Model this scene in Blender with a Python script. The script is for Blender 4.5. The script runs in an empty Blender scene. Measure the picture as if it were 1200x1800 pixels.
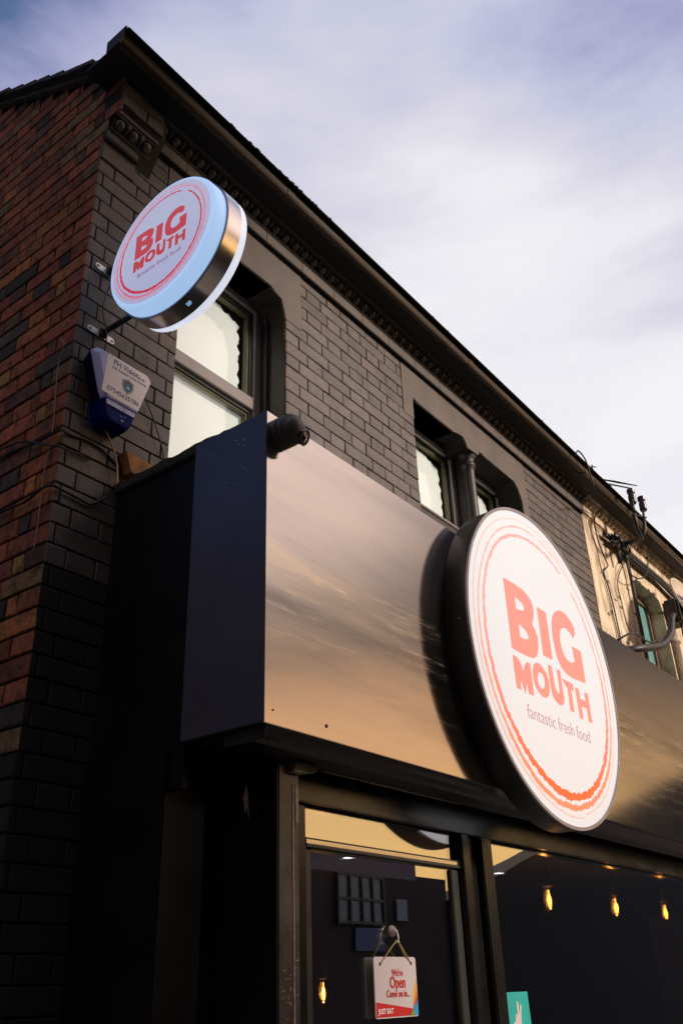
import bpy, bmesh, math, random
from mathutils import Vector, Matrix
R = math.radians
random.seed(7)
scene = bpy.context.scene
C = scene.collection

# ------------------------------------------------------------------ camera
yaw, pitch, roll = R(53.3329), R(28.2597), R(-2.0503)
fw = Vector((math.sin(yaw)*math.cos(pitch), math.cos(yaw)*math.cos(pitch), math.sin(pitch)))
rt = Vector((math.cos(yaw), -math.sin(yaw), 0))
up = rt.cross(fw)
rt2 = math.cos(roll)*rt + math.sin(roll)*up
up2 = rt2.cross(fw)
cam_d = bpy.data.cameras.new("camera")
cam = bpy.data.objects.new("camera", cam_d); C.objects.link(cam)
m = Matrix((rt2, up2, -fw)).transposed().to_4x4()
m.translation = Vector((-1.615, -2.5, 1.65))
cam.matrix_world = m
cam_d.sensor_fit = 'VERTICAL'; cam_d.sensor_height = 36; cam_d.lens = 1562.53/1800*36
cam_d.clip_start = 0.05; cam_d.clip_end = 2000
scene.camera = cam

# ------------------------------------------------------------------ world and sun
SUN_AZ, SUN_EL = 163, 20           # azimuth from +y towards +x
w = bpy.data.worlds.new("World"); scene.world = w; w.use_nodes = True
nt = w.node_tree; N = nt.nodes; N.clear()
def wn(t, **k):
    n = N.new(t)
    for a, v in k.items(): setattr(n, a, v)
    return n
def lk(a, b): nt.links.new(a, b)
def ramp(fac, stops, tree=None, interp='LINEAR'):
    T = tree or nt
    r = T.nodes.new('ShaderNodeValToRGB'); e = r.color_ramp.elements; r.color_ramp.interpolation = interp
    while len(e) < len(stops): e.new(0.5)
    for i, (p, c) in enumerate(stops):
        e[i].position = p; e[i].color = (*c, 1) if len(c) == 3 else c
    T.links.new(fac, r.inputs[0]); return r.outputs[0]
tc = wn('ShaderNodeTexCoord'); sep = wn('ShaderNodeSeparateXYZ'); lk(tc.outputs['Generated'], sep.inputs[0])
def dirv(az, el): return (math.sin(R(az))*math.cos(R(el)), math.cos(R(az))*math.cos(R(el)), math.sin(R(el)))
def dot(v):
    d = wn('ShaderNodeVectorMath', operation='DOT_PRODUCT'); lk(tc.outputs['Generated'], d.inputs[0]); d.inputs[1].default_value = v
    return d.outputs['Value']
def mth(op, a, b=None, clamp=False, tree=None):
    T = tree or nt
    n = T.nodes.new('ShaderNodeMath'); n.operation = op; n.use_clamp = clamp
    for i, v in enumerate([a, b]):
        if v is None: continue
        if isinstance(v, (int, float)): n.inputs[i].default_value = v
        else: T.links.new(v, n.inputs[i])
    return n.outputs[0]
mp = wn('ShaderNodeMapping'); lk(tc.outputs['Generated'], mp.inputs[0])
mp.inputs['Rotation'].default_value = (R(20), R(35), R(30)); mp.inputs['Scale'].default_value = (1.2, 1.2, 4.5)
nz = wn('ShaderNodeTexNoise'); lk(mp.outputs[0], nz.inputs['Vector']); nz.inputs['Scale'].default_value = 2.3; nz.inputs['Detail'].default_value = 7; nz.inputs['Roughness'].default_value = .55
nz2 = wn('ShaderNodeTexNoise'); lk(tc.outputs['Generated'], nz2.inputs['Vector']); nz2.inputs['Scale'].default_value = 2.6; nz2.inputs['Detail'].default_value = 5
cl = mth('SUBTRACT', nz.outputs[0], .5)
cl2 = mth('SUBTRACT', nz2.outputs[0], .5)
g = mth('ADD', dot(dirv(80, 22)), mth('ADD', mth('ADD', mth('MULTIPLY', cl, .42), .01), mth('MULTIPLY', cl2, .20)))
dk = ramp(dot(dirv(102, 48)), [(.915, (0, 0, 0)), (.985, (1, 1, 1))])
g = mth('SUBTRACT', g, mth('MULTIPLY', dk, .13))
north = ramp(g, [(.44, (.045, .09, .21)), (.59, (.11, .175, .36)), (.67, (.40, .41, .65)), (.75, (.62, .64, .83)), (.84, (.81, .78, .88)), (.92, (.95, .93, .99)), (1.0, (1.02, 1.0, 1.03))])
# street side: gold low down, a dull bank of cloud, then pale pink
zz = mth('ADD', sep.outputs[2], mth('MULTIPLY', cl, .10))
south = ramp(zz, [(0.0, (.6, .32, .12)), (.09, (1.6, .95, .30)), (.17, (1.5, .88, .34)), (.25, (1.25, .70, .34)), (.32, (.50, .34, .23)), (.385, (.62, .46, .36)), (.46, (1.30, 1.00, .84)), (.60, (1.65, 1.32, 1.20)), (1.0, (.40, .42, .60))])
far = ramp(dot(dirv(101, 24)), [(.925, (1, 1, 1)), (.985, (.22, .24, .27))])
fm = wn('ShaderNodeMix', data_type='RGBA', blend_type='MULTIPLY'); fm.inputs[0].default_value = 1; lk(south, fm.inputs[6]); lk(far, fm.inputs[7]); south = fm.outputs[2]
fs = ramp(mth('ADD', mth('MULTIPLY', sep.outputs[1], -2.6), mth('MULTIPLY', cl2, .3)), [(0.0, (0, 0, 0)), (.55, (1, 1, 1))])
mx = wn('ShaderNodeMix', data_type='RGBA'); lk(fs, mx.inputs[0]); lk(north, mx.inputs[6]); lk(south, mx.inputs[7])
# below the horizon: dull ground haze
hz = ramp(mth('MULTIPLY_ADD', sep.outputs[2], 20), [(0, (0, 0, 0)), (1, (1, 1, 1))])
sky = wn('ShaderNodeTexSky', sky_type='NISHITA', sun_disc=False, sun_elevation=R(SUN_EL), sun_rotation=R(SUN_AZ))
sk = wn('ShaderNodeVectorMath', operation='SCALE'); lk(sky.outputs[0], sk.inputs[0]); sk.inputs['Scale'].default_value = .06
mx2 = wn('ShaderNodeMix', data_type='RGBA'); mx2.inputs[0].default_value = .12; lk(mx.outputs[2], mx2.inputs[6]); lk(sk.outputs[0], mx2.inputs[7])
bg = wn('ShaderNodeBackground'); lk(mx2.outputs[2], bg.inputs[0]); bg.inputs[1].default_value = 1.0
ow = wn('ShaderNodeOutputWorld'); lk(bg.outputs[0], ow.inputs[0])
sd = bpy.data.lights.new("sun", 'SUN'); sd.energy = 3.6; sd.angle = R(7); sd.color = (1, .86, .74)
so = bpy.data.objects.new("sun", sd); C.objects.link(so)
so.rotation_euler = Vector(dirv(SUN_AZ, SUN_EL)).to_track_quat('Z', 'Y').to_euler()
vs = scene.view_settings; vs.view_transform = 'Standard'; vs.look = 'None'; vs.exposure = 0; vs.gamma = 1; vs.use_curve_mapping = False
scene.cycles.max_bounces = 8; scene.cycles.transparent_max_bounces = 12
scene.cycles.use_denoising = True

# ------------------------------------------------------------------ materials
def newmat(name):
    M = bpy.data.materials.new(name); M.use_nodes = True
    return M, M.node_tree, M.node_tree.nodes['Principled BSDF']
def mat(name, col, rough=.6, metal=0, var=.12, nscale=8, bump=0.0, bscale=60, coat=0, col2=None, detail=6, stretch=None, rvar=.1, emit=None, estr=0, spec=None):
    M, T, P = newmat(name)
    t = T.nodes.new('ShaderNodeTexCoord'); mpn = T.nodes.new('ShaderNodeMapping'); T.links.new(t.outputs['Object'], mpn.inputs[0])
    if stretch: mpn.inputs['Scale'].default_value = stretch
    n = T.nodes.new('ShaderNodeTexNoise'); T.links.new(mpn.outputs[0], n.inputs['Vector']); n.inputs['Scale'].default_value = nscale; n.inputs['Detail'].default_value = detail; n.inputs['Roughness'].default_value = .6
    lo = tuple(c*(1-var) for c in col); hi = tuple(min(1, c*(1+var)) for c in (col2 or col))
    T.links.new(ramp(n.outputs[0], [(.32, lo), (.68, hi)], T), P.inputs['Base Color'])
    T.links.new(mth('ADD', mth('MULTIPLY', mth('SUBTRACT', n.outputs[0], .5, tree=T), rvar*2, tree=T), rough, True, T), P.inputs['Roughness'])
    P.inputs['Metallic'].default_value = metal
    if coat: P.inputs['Coat Weight'].default_value = coat; P.inputs['Coat Roughness'].default_value = .08
    if spec is not None: P.inputs['Specular IOR Level'].default_value = spec
    if bump:
        n2 = T.nodes.new('ShaderNodeTexNoise'); T.links.new(mpn.outputs[0], n2.inputs['Vector']); n2.inputs['Scale'].default_value = bscale; n2.inputs['Detail'].default_value = 5
        b = T.nodes.new('ShaderNodeBump'); b.inputs['Strength'].default_value = bump; b.inputs['Distance'].default_value = .004
        T.links.new(n2.outputs[0], b.inputs['Height']); T.links.new(b.outputs[0], P.inputs['Normal'])
    if emit: P.inputs['Emission Color'].default_value = (*emit, 1); P.inputs['Emission Strength'].default_value = estr
    return M
def brickmat(name, rough, stain, bump, patch=0):
    M, T, P = newmat(name)
    a = T.nodes.new('ShaderNodeAttribute'); a.attribute_name = 'bcol'
    t = T.nodes.new('ShaderNodeTexCoord')
    n = T.nodes.new('ShaderNodeTexNoise'); T.links.new(t.outputs['Object'], n.inputs['Vector']); n.inputs['Scale'].default_value = 55; n.inputs['Detail'].default_value = 6; n.inputs['Roughness'].default_value = .7
    n3 = T.nodes.new('ShaderNodeTexNoise'); T.links.new(t.outputs['Object'], n3.inputs['Vector']); n3.inputs['Scale'].default_value = 5.0; n3.inputs['Detail'].default_value = 8; n3.inputs['Roughness'].default_value = .68
    f = ramp(n.outputs[0], [(.3, (1-stain,)*3), (.55, (1, 1, 1)), (.8, (1+stain*.5,)*3)], T)
    f2 = ramp(n3.outputs[0], [(.32, (.25, .23, .22)), (.395, (.72, .71, .70)), (.50, (1, 1, 1)), (.60, (1.10, 1.08, 1.05)), (.68, (1.40, 1.32, 1.22))], T)
    m1 = T.nodes.new('ShaderNodeMix'); m1.data_type = 'RGBA'; m1.blend_type = 'MULTIPLY'; m1.inputs[0].default_value = 1
    m2 = T.nodes.new('ShaderNodeMix'); m2.data_type = 'RGBA'; m2.blend_type = 'MULTIPLY'; m2.inputs[0].default_value = 1
    T.links.new(a.outputs['Color'], m1.inputs[6]); T.links.new(f, m1.inputs[7]); T.links.new(m1.outputs[2], m2.inputs[6]); T.links.new(f2, m2.inputs[7])
    out = m2.outputs[2]
    if patch:
        n4 = T.nodes.new('ShaderNodeTexNoise'); T.links.new(t.outputs['Object'], n4.inputs['Vector']); n4.inputs['Scale'].default_value = 17; n4.inputs['Detail'].default_value = 7; n4.inputs['Roughness'].default_value = .7
        m3 = T.nodes.new('ShaderNodeMix'); m3.data_type = 'RGBA'; T.links.new(ramp(n4.outputs[0], [(.50, (0, 0, 0)), (.64, (patch,)*3)], T), m3.inputs[0])
        T.links.new(out, m3.inputs[6]); m3.inputs[7].default_value = (.035, .024, .020, 1); out = m3.outputs[2]
    T.links.new(out, P.inputs['Base Color']); P.inputs['Roughness'].default_value = rough
    b = T.nodes.new('ShaderNodeBump'); b.inputs['Strength'].default_value = bump; b.inputs['Distance'].default_value = .003
    T.links.new(n.outputs[0], b.inputs['Height']); T.links.new(b.outputs[0], P.inputs['Normal'])
    return M
DK = (.098, .076, .067)
M_brick_paint = brickmat('painted_brick', .52, .34, .9, .45)
M_brick_red = brickmat('old_red_brick', .85, .55, 1.0, .8)
M_mortar_shade = mat('black_mortar_and_shade', (.018, .014, .012), .9, var=.3, bump=.5)
M_mortar_side = mat('dirty_mortar', (.030, .024, .020), .95, var=.4, bump=.8, bscale=120)
M_render = mat('painted_render', DK, .6, var=.22, nscale=5, bump=1.0, bscale=110, col2=(.115, .088, .074), detail=12)
M_black = mat('black_paint', (.022, .019, .018), .5, var=.35, nscale=6, bump=.25, bscale=40)
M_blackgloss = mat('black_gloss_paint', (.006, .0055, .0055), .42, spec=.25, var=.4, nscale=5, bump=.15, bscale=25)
M_gutter = mat('gutter_black_plastic', (.075, .055, .042), .28, var=.25, nscale=3, bump=.05, bscale=12, stretch=(.5, 4, 4))
M_soffit = mat('soffit_black_boards', (.011, .011, .014), .6, var=.3, nscale=3, stretch=(.4, 4, 4))
M_egg = mat('moulding_paint', (.085, .070, .058), .30, var=.35, nscale=25, bump=.2)
M_frame = mat('window_frame_grey', (.27, .235, .225), .35, var=.12, nscale=4)
M_framelt = mat('window_frame_lightened', (.42, .37, .37), .35, var=.12, nscale=4)  # frame grey lightened for the paired windows to offset the shadow on them
M_framedk = mat('window_frame_dark', (.035, .033, .03), .35, var=.2)
M_seal = mat('olive_sealant', (.12, .115, .06), .5, var=.3, nscale=12)
M_blind = mat('white_blind', (.80, .84, .86), .8, var=.06, nscale=2.5, emit=(.97, .98, .98), estr=.20)  # emission brightens the blind, which is no light source itself
M_blind2 = mat('torn_grey_film', (.66, .65, .60), .7, var=.08, nscale=6, emit=(.9, .9, .86), estr=.15)  # film brightened by emission like the blind
M_cream = mat('cream_paint', (.58, .42, .27), .85, var=.45, nscale=5, bump=.9, bscale=30, col2=(.72, .56, .40), detail=12, stretch=(2.2, 1, .7))
M_teal = mat('teal_frame_paint', (.10, .27, .27), .6, var=.3, nscale=20)
M_wood = mat('weathered_wood', (.20, .15, .10), .8, var=.4, nscale=6, stretch=(1, 8, 8), bump=.5)
M_slate = mat('roof_slate', (.045, .042, .042), .75, var=.5, nscale=14, bump=.8)
M_felt = mat('roofing_felt', (.035, .034, .028), .95, var=.6, nscale=60, bump=1.2, bscale=160)
M_rust = mat('rusty_timber', (.30, .14, .05), .85, var=.5, nscale=25, bump=.9)
M_cable = mat('black_cable', (.016, .015, .015), .55)
M_cabletan = mat('tan_cable', (.45, .30, .14), .5)
M_wirepale = mat('pale_wire', (.32, .24, .20), .5)
M_steel = mat('galvanised_plate', (.78, .76, .72), .35, metal=.2, var=.1)
M_sidepanel = mat('anthracite_side_panel', (.115, .112, .150), .22, metal=.4, var=.12, nscale=2.5, bump=.05, bscale=8)
M_rimgrey = mat('rim_grey', (.30, .26, .27), .4, metal=.4)
M_navy = mat('navy_plastic', (.007, .007, .035), .5, var=.2, spec=.05)
M_blue = mat('blue_lens', (.003, .006, .13), .35, var=.45, nscale=30, spec=.04)
M_lav = mat('lavender_cover', (.50, .53, .95), .35, var=.1)
M_sticker = mat('cream_sticker', (.94, .86, .85), .45, var=.04)
M_ink = mat('navy_ink', (.07, .06, .28), .5)
M_inkbrown = mat('shield_ink', (.11, .07, .12), .5)
M_cyan = mat('cyan_ink', (.25, .60, .80), .5)
M_camera = mat('black_plastic', (.055, .048, .046), .38, var=.15, bump=.15, bscale=90)
M_lens = mat('camera_lens', (.01, .01, .012), .04, coat=1)
M_white = mat('white_card', (.58, .50, .50), .5, var=.03)
M_red = mat('red_print', (.55, .012, .015), .45, var=.05)
M_orange = mat('orange_print', (.70, .18, .01), .45)
M_yellow = mat('yellow_print', (.75, .42, .03), .45)
M_cardblue = mat('blue_print', (.03, .28, .58), .45)
M_green = mat('green_print', (.18, .35, .03), .45)
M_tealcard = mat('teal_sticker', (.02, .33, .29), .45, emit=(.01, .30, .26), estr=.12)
def glassmat(name, refl, tint=(1, 1, 1), rough=.0):
    M, T, P = newmat(name); T.nodes.remove(P); o = T.nodes['Material Output']
    tr = T.nodes.new('ShaderNodeBsdfTransparent'); tr.inputs[0].default_value = (*tint, 1)
    gl = T.nodes.new('ShaderNodeBsdfGlossy'); gl.inputs['Roughness'].default_value = rough; gl.inputs[0].default_value = (.97, .97, .97, 1)
    lw = T.nodes.new('ShaderNodeLayerWeight'); lw.inputs['Blend'].default_value = .5
    fr = mth('MULTIPLY', mth('POWER', lw.outputs['Facing'], 5, tree=T), .9, tree=T)
    n = T.nodes.new('ShaderNodeTexNoise'); t = T.nodes.new('ShaderNodeTexCoord'); T.links.new(t.outputs['Object'], n.inputs['Vector']); n.inputs['Scale'].default_value = 1.3
    b = T.nodes.new('ShaderNodeBump'); b.inputs['Strength'].default_value = .05; b.inputs['Distance'].default_value = .01; T.links.new(n.outputs[0], b.inputs['Height']); T.links.new(b.outputs[0], gl.inputs['Normal'])
    mx_ = T.nodes.new('ShaderNodeMixShader')
    T.links.new(mth('ADD', fr, refl, True, T), mx_.inputs[0]); T.links.new(tr.outputs[0], mx_.inputs[1]); T.links.new(gl.outputs[0], mx_.inputs[2])
    T.links.new(mx_.outputs[0], o.inputs[0]); return M
M_glass = glassmat('shop_glass', .40, (.80, .80, .80))
M_glassup = glassmat('upstairs_glass', .05, (.97, .98, .96))
M_bulbglass = glassmat('bulb_glass', .06, (1, .70, .35))
def emat(name, col, s):
    M, T, P = newmat(name); P.inputs['Base Color'].default_value = (*col, 1); P.inputs['Emission Color'].default_value = (*col, 1); P.inputs['Emission Strength'].default_value = s; P.inputs['Roughness'].default_value = .3
    return M
M_fil = emat('hot_filament', (1, .56, .18), 22)
M_spot = emat('ceiling_spot_lens', (.85, .88, 1), 12)
# brushed, smeared metallic face of the fascia
def boardmat():
    M, T, P = newmat('brushed_fascia_metal')
    t = T.nodes.new('ShaderNodeTexCoord')
    def noise(scale, st, rot=(0, 0, 0), det=8, ro=.7):
        mpn = T.nodes.new('ShaderNodeMapping'); T.links.new(t.outputs['Object'], mpn.inputs[0]); mpn.inputs['Scale'].default_value = st; mpn.inputs['Rotation'].default_value = rot
        n = T.nodes.new('ShaderNodeTexNoise'); T.links.new(mpn.outputs[0], n.inputs['Vector']); n.inputs['Scale'].default_value = scale; n.inputs['Detail'].default_value = det; n.inputs['Roughness'].default_value = ro
        return n.outputs[0]
    sp = T.nodes.new('ShaderNodeSeparateXYZ'); T.links.new(t.outputs['Object'], sp.inputs[0])
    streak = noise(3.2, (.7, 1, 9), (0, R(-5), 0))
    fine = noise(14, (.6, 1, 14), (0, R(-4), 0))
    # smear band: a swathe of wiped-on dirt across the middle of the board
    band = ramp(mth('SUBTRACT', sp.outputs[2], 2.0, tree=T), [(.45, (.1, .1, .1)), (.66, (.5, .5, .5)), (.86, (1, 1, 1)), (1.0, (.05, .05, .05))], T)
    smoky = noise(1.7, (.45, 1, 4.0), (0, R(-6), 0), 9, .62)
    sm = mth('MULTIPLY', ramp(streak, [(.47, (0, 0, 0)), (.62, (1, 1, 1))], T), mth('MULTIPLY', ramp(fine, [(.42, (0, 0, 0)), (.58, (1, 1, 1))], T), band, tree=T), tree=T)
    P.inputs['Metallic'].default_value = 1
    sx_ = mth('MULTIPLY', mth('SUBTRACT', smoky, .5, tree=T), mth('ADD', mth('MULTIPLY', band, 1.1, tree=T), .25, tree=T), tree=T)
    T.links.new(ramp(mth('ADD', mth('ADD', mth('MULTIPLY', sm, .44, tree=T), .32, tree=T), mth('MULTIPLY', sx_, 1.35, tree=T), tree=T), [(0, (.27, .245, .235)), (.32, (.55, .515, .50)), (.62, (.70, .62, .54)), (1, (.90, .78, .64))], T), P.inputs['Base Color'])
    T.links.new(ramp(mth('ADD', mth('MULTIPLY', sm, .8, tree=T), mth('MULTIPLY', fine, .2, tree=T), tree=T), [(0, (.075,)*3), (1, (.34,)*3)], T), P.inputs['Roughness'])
    b = T.nodes.new('ShaderNodeBump'); b.inputs['Strength'].default_value = .02; b.inputs['Distance'].default_value = .0006
    T.links.new(fine, b.inputs['Height']); T.links.new(b.outputs[0], P.inputs['Normal'])
    return M
M_board = boardmat()
M_band = mat('brushed_steel_band', (.80, .74, .68), .20, metal=1, var=.05, nscale=30, stretch=(.5, 1, 1), rvar=.05)

# ------------------------------------------------------------------ mesh helpers
def link(name, me, material=None, parent=None):
    o = bpy.data.objects.new(name, me); C.objects.link(o)
    if material: me.materials.append(material)
    if parent: o.parent = parent; o.matrix_parent_inverse = Matrix.Identity(4)
    return o
def tag(o, label=None, cat=None, group=None, kind=None):
    if label: o['label'] = label
    if cat: o['category'] = cat
    if group: o['group'] = group
    if kind: o['kind'] = kind
    return o
def thing(name, label, cat, group=None):
    o = bpy.data.objects.new(name, None); C.objects.link(o); o.empty_display_size = .05
    return tag(o, label, cat, group)
class MB:
    def __init__(s): s.b = bmesh.new(); s.smooth = False
    def box(s, x0, x1, y0, y1, z0, z1, bev=0):
        r = bmesh.ops.create_cube(s.b, size=1)['verts']
        for v in r: v.co = Vector(((x0+x1)/2+v.co.x*(x1-x0), (y0+y1)/2+v.co.y*(y1-y0), (z0+z1)/2+v.co.z*(z1-z0)))
        if bev:
            es = list({e for v in r for e in v.link_edges}); bmesh.ops.bevel(s.b, geom=es, offset=bev, segments=2, affect='EDGES', clamp_overlap=True)
        return s
    def prism(s, pts, a0, a1, axis='y', holes=()):
        """pts 2-D: axis y -> (x,z), axis x -> (y,z), axis z -> (x,y)"""
        def P3(p, a): return {'y': (p[0], a, p[1]), 'x': (a, p[0], p[1]), 'z': (p[0], p[1], a)}[axis]
        tmp = bmesh.new(); loops = [pts]+list(holes); edges = []
        for lp in loops:
            vs_ = [tmp.verts.new(P3(p, a0)) for p in lp]
            edges += [tmp.edges.new((vs_[i], vs_[(i+1) % len(vs_)])) for i in range(len(vs_))]
        r = bmesh.ops.triangle_fill(tmp, use_beauty=True, use_dissolve=False, edges=edges)
        faces = [f for f in r['geom'] if isinstance(f, bmesh.types.BMFace)]
        ex = bmesh.ops.extrude_face_region(tmp, geom=faces)
        d = Vector(P3((0, 0), a1)) - Vector(P3((0, 0), a0))
        bmesh.ops.translate(tmp, vec=d, verts=[v for v in ex['geom'] if isinstance(v, bmesh.types.BMVert)])
        bmesh.ops.recalc_face_normals(tmp, faces=tmp.faces)
        me = bpy.data.meshes.new('t'); tmp.to_mesh(me); tmp.free(); s.b.from_mesh(me); bpy.data.meshes.remove(me)
        return s
    def strip(s, prof, x0, x1, axis='x'):
        """open profile extruded along x (or y)"""
        def P3(a, p): return (a, p[0], p[1]) if axis == 'x' else (p[0], a, p[1])
        A = [s.b.verts.new(P3(x0, p)) for p in prof]; B = [s.b.verts.new(P3(x1, p)) for p in prof]
        for i in range(len(prof)-1): s.b.faces.new((A[i], A[i+1], B[i+1], B[i]))
        return s
    def tube(s, pts, r, seg=8, caps=True, closed=False):
        pts = [Vector(p) for p in pts]; n = len(pts)
        rr = r if isinstance(r, (list, tuple)) else [r]*n
        rings = []; prev = None
        for i, p in enumerate(pts):
            d = (pts[min(i+1, n-1)]-pts[max(i-1, 0)]).normalized()
            if prev is None:
                a = d.orthogonal().normalized()
            else:
                a = (prev - d*prev.dot(d)).normalized()
            prev = a; b = d.cross(a)
            rings.append([s.b.verts.new(p+(a*math.cos(t)+b*math.sin(t))*rr[i]) for t in [2*math.pi*k/seg for k in range(seg)]])
        for i in range(n-1):
            for k in range(seg):
                f = s.b.faces.new((rings[i][k], rings[i][(k+1) % seg], rings[i+1][(k+1) % seg], rings[i+1][k])); f.smooth = True
        if caps: s.b.faces.new(rings[0][::-1]); s.b.faces.new(rings[-1])
        return s
    def lathe(s, prof, c, axis='z', seg=32):
        """prof: (radius, height along axis)"""
        def P3(r, h, t):
            u, v = r*math.cos(t), r*math.sin(t)
            return Vector(c)+Vector({'z': (u, v, h), 'y': (u, h, v), 'x': (h, u, v)}[axis])
        rings = []
        for r, h in prof:
            if r < 1e-6: rings.append([s.b.verts.new(P3(0, h, 0))])
            else: rings.append([s.b.verts.new(P3(r, h, 2*math.pi*k/seg)) for k in range(seg)])
        for A, B in zip(rings, rings[1:]):
            for k in range(seg):
                k2 = (k+1) % seg
                vs_ = [A[k % len(A)], A[k2 % len(A)], B[k2 % len(B)], B[k % len(B)]]
                u = []
                for v in vs_:
                    if v not in u: u.append(v)
                if len(u) > 2:
                    try: s.b.faces.new(u).smooth = s.smooth
                    except ValueError: pass
        return s
    def build(s, name, material, parent=None, smooth=False, xf=None):
        if xf: bmesh.ops.transform(s.b, matrix=xf, verts=s.b.verts)
        bmesh.ops.recalc_face_normals(s.b, faces=s.b.faces)
        if smooth:
            for f in s.b.faces: f.smooth = True
        me = bpy.data.meshes.new(name); s.b.to_mesh(me); s.b.free()
        return link(name, me, material, parent)
def smoothpath(pts, k=4):
    P = [Vector(p) for p in pts]; out = []
    for i in range(len(P)-1):
        p0, p1, p2, p3 = P[max(i-1, 0)], P[i], P[i+1], P[min(i+2, len(P)-1)]
        for j in range(k):
            t = j/k
            out.append(.5*((2*p1)+(-p0+p2)*t+(2*p0-5*p1+4*p2-p3)*t*t+(-p0+3*p1-3*p2+p3)*t**3))
    out.append(P[-1]); return out
def cable(name, pts, r, material, label, group=None, parent=None, cat='cable'):
    o = MB().tube(smoothpath(pts), r, 6).build(name, material, parent)
    if not parent: tag(o, label, cat, group)
    return o
def text_obj(name, body, size, material, parent, M4, extrude=.0005, offset=0, align='CENTER', sx=1.0, shear=0, spacing=1.0):
    cu = bpy.data.curves.new(name, 'FONT'); cu.body = body; cu.size = size; cu.extrude = extrude; cu.offset = offset; cu.align_x = align; cu.shear = shear; cu.resolution_u = 3; cu.space_character = spacing
    o = bpy.data.objects.new('tmp', cu); C.objects.link(o)
    bpy.context.view_layer.update()
    me = bpy.data.meshes.new_from_object(o.evaluated_get(bpy.context.evaluated_depsgraph_get()))
    bpy.data.objects.remove(o); bpy.data.curves.remove(cu)
    me.transform(Matrix.Scale(sx, 4, (1, 0, 0))); me.transform(M4); me.name = name
    return link(name, me, material, parent)
def face_matrix(origin, xdir, updir):
    x = Vector(xdir).normalized(); u = Vector(updir).normalized(); n = x.cross(u)
    M4 = Matrix((x, u, n)).transposed().to_4x4(); M4.translation = Vector(origin); return M4

# ------------------------------------------------------------------ bricks
def brickmesh(name, bricks, material, parent, plane):
    """bricks: (a0,a1,z0,z1,d,color); plane 'y' faces -y (front at y=d), plane 'x' faces -x (front at x=0, side)"""
    V = []; F = []; cols = []
    DEP = .011
    for (a0, a1, z0, z1, d, col) in bricks:
        j = lambda: random.uniform(-.0012, .0012)
        out = d + random.uniform(-.0016, .0016)
        ch = .0035
        base = len(V)
        for (ins, dep) in ((0, DEP), (0, ch*.8), (ch, 0)):
            for (a, z) in ((a0+ins, z0+ins), (a1-ins, z0+ins), (a1-ins, z1-ins), (a0+ins, z1-ins)):
                aa, zz_ = a+(j() if dep < DEP else 0), z+(j() if dep < DEP else 0)
                V.append((aa, out+dep, zz_) if plane == 'y' else (out+dep, aa, zz_)); cols.append(col)
        for r_ in (0, 4):
            for k in range(4): F.append((base+r_+k, base+r_+(k+1) % 4, base+r_+4+(k+1) % 4, base+r_+4+k))
        F.append((base+8, base+9, base+10, base+11))
    me = bpy.data.meshes.new(name); me.from_pydata(V, [], F)
    at = me.color_attributes.new('bcol', 'FLOAT_COLOR', 'POINT')
    for i, c in enumerate(cols): at.data[i].color = (*c, 1)
    bm = bmesh.new(); bm.from_mesh(me); bmesh.ops.recalc_face_normals(bm, faces=bm.faces)
    # make front faces point outwards
    for f in bm.faces:
        n = f.normal
        if (plane == 'y' and n.y > .5) or (plane == 'x' and n.x > .5): f.normal_flip()
    bm.to_mesh(me); bm.free()
    return link(name, me, material, parent)
PITCH = .0815
def rowz(k): return 4.787+k*PITCH
def clip(seg, holes):
    out = [seg]
    for h0, h1 in holes:
        n = []
        for a, b in out:
            if h1 <= a or h0 >= b: n.append((a, b)); continue
            if h0 > a: n.append((a, h0))
            if h1 < b: n.append((h1, b))
        out = n
    return out
def lay(x0, x1, z0, z1, row, holes, colf, jt=.0055, offs=0, per=.395, hd=.132):
    res = []
    base = 1.668 + offs + (0 if row % 2 == 0 else -.190)
    k0 = int((x0-base)/per)-2
    x = base+k0*per; cuts = []
    while x < x1+per:
        cuts += [(x, x+hd), (x+hd, x+per)]; x += per
    for (a, b) in cuts:
        a, b = max(a, x0), min(b, x1)
        if b-a < .02: continue
        for (c, d) in clip((a, b), holes):
            if d-c < .018: continue
            res.append((c+jt/2, d-jt/2, z0+jt/2, z1-jt/2, 0, colf()))
    return res
def dkcol():
    k = random.uniform(.78, 1.20); t = random.uniform(-.06, .06)
    return (DK[0]*k*(1+t), DK[1]*k, DK[2]*k*(1-t))

# ================================================================== the dark painted building
bld = thing('brick_building', 'two storey corner building with black painted front and dirty red brick side wall', 'building')
XE = 5.325
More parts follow.
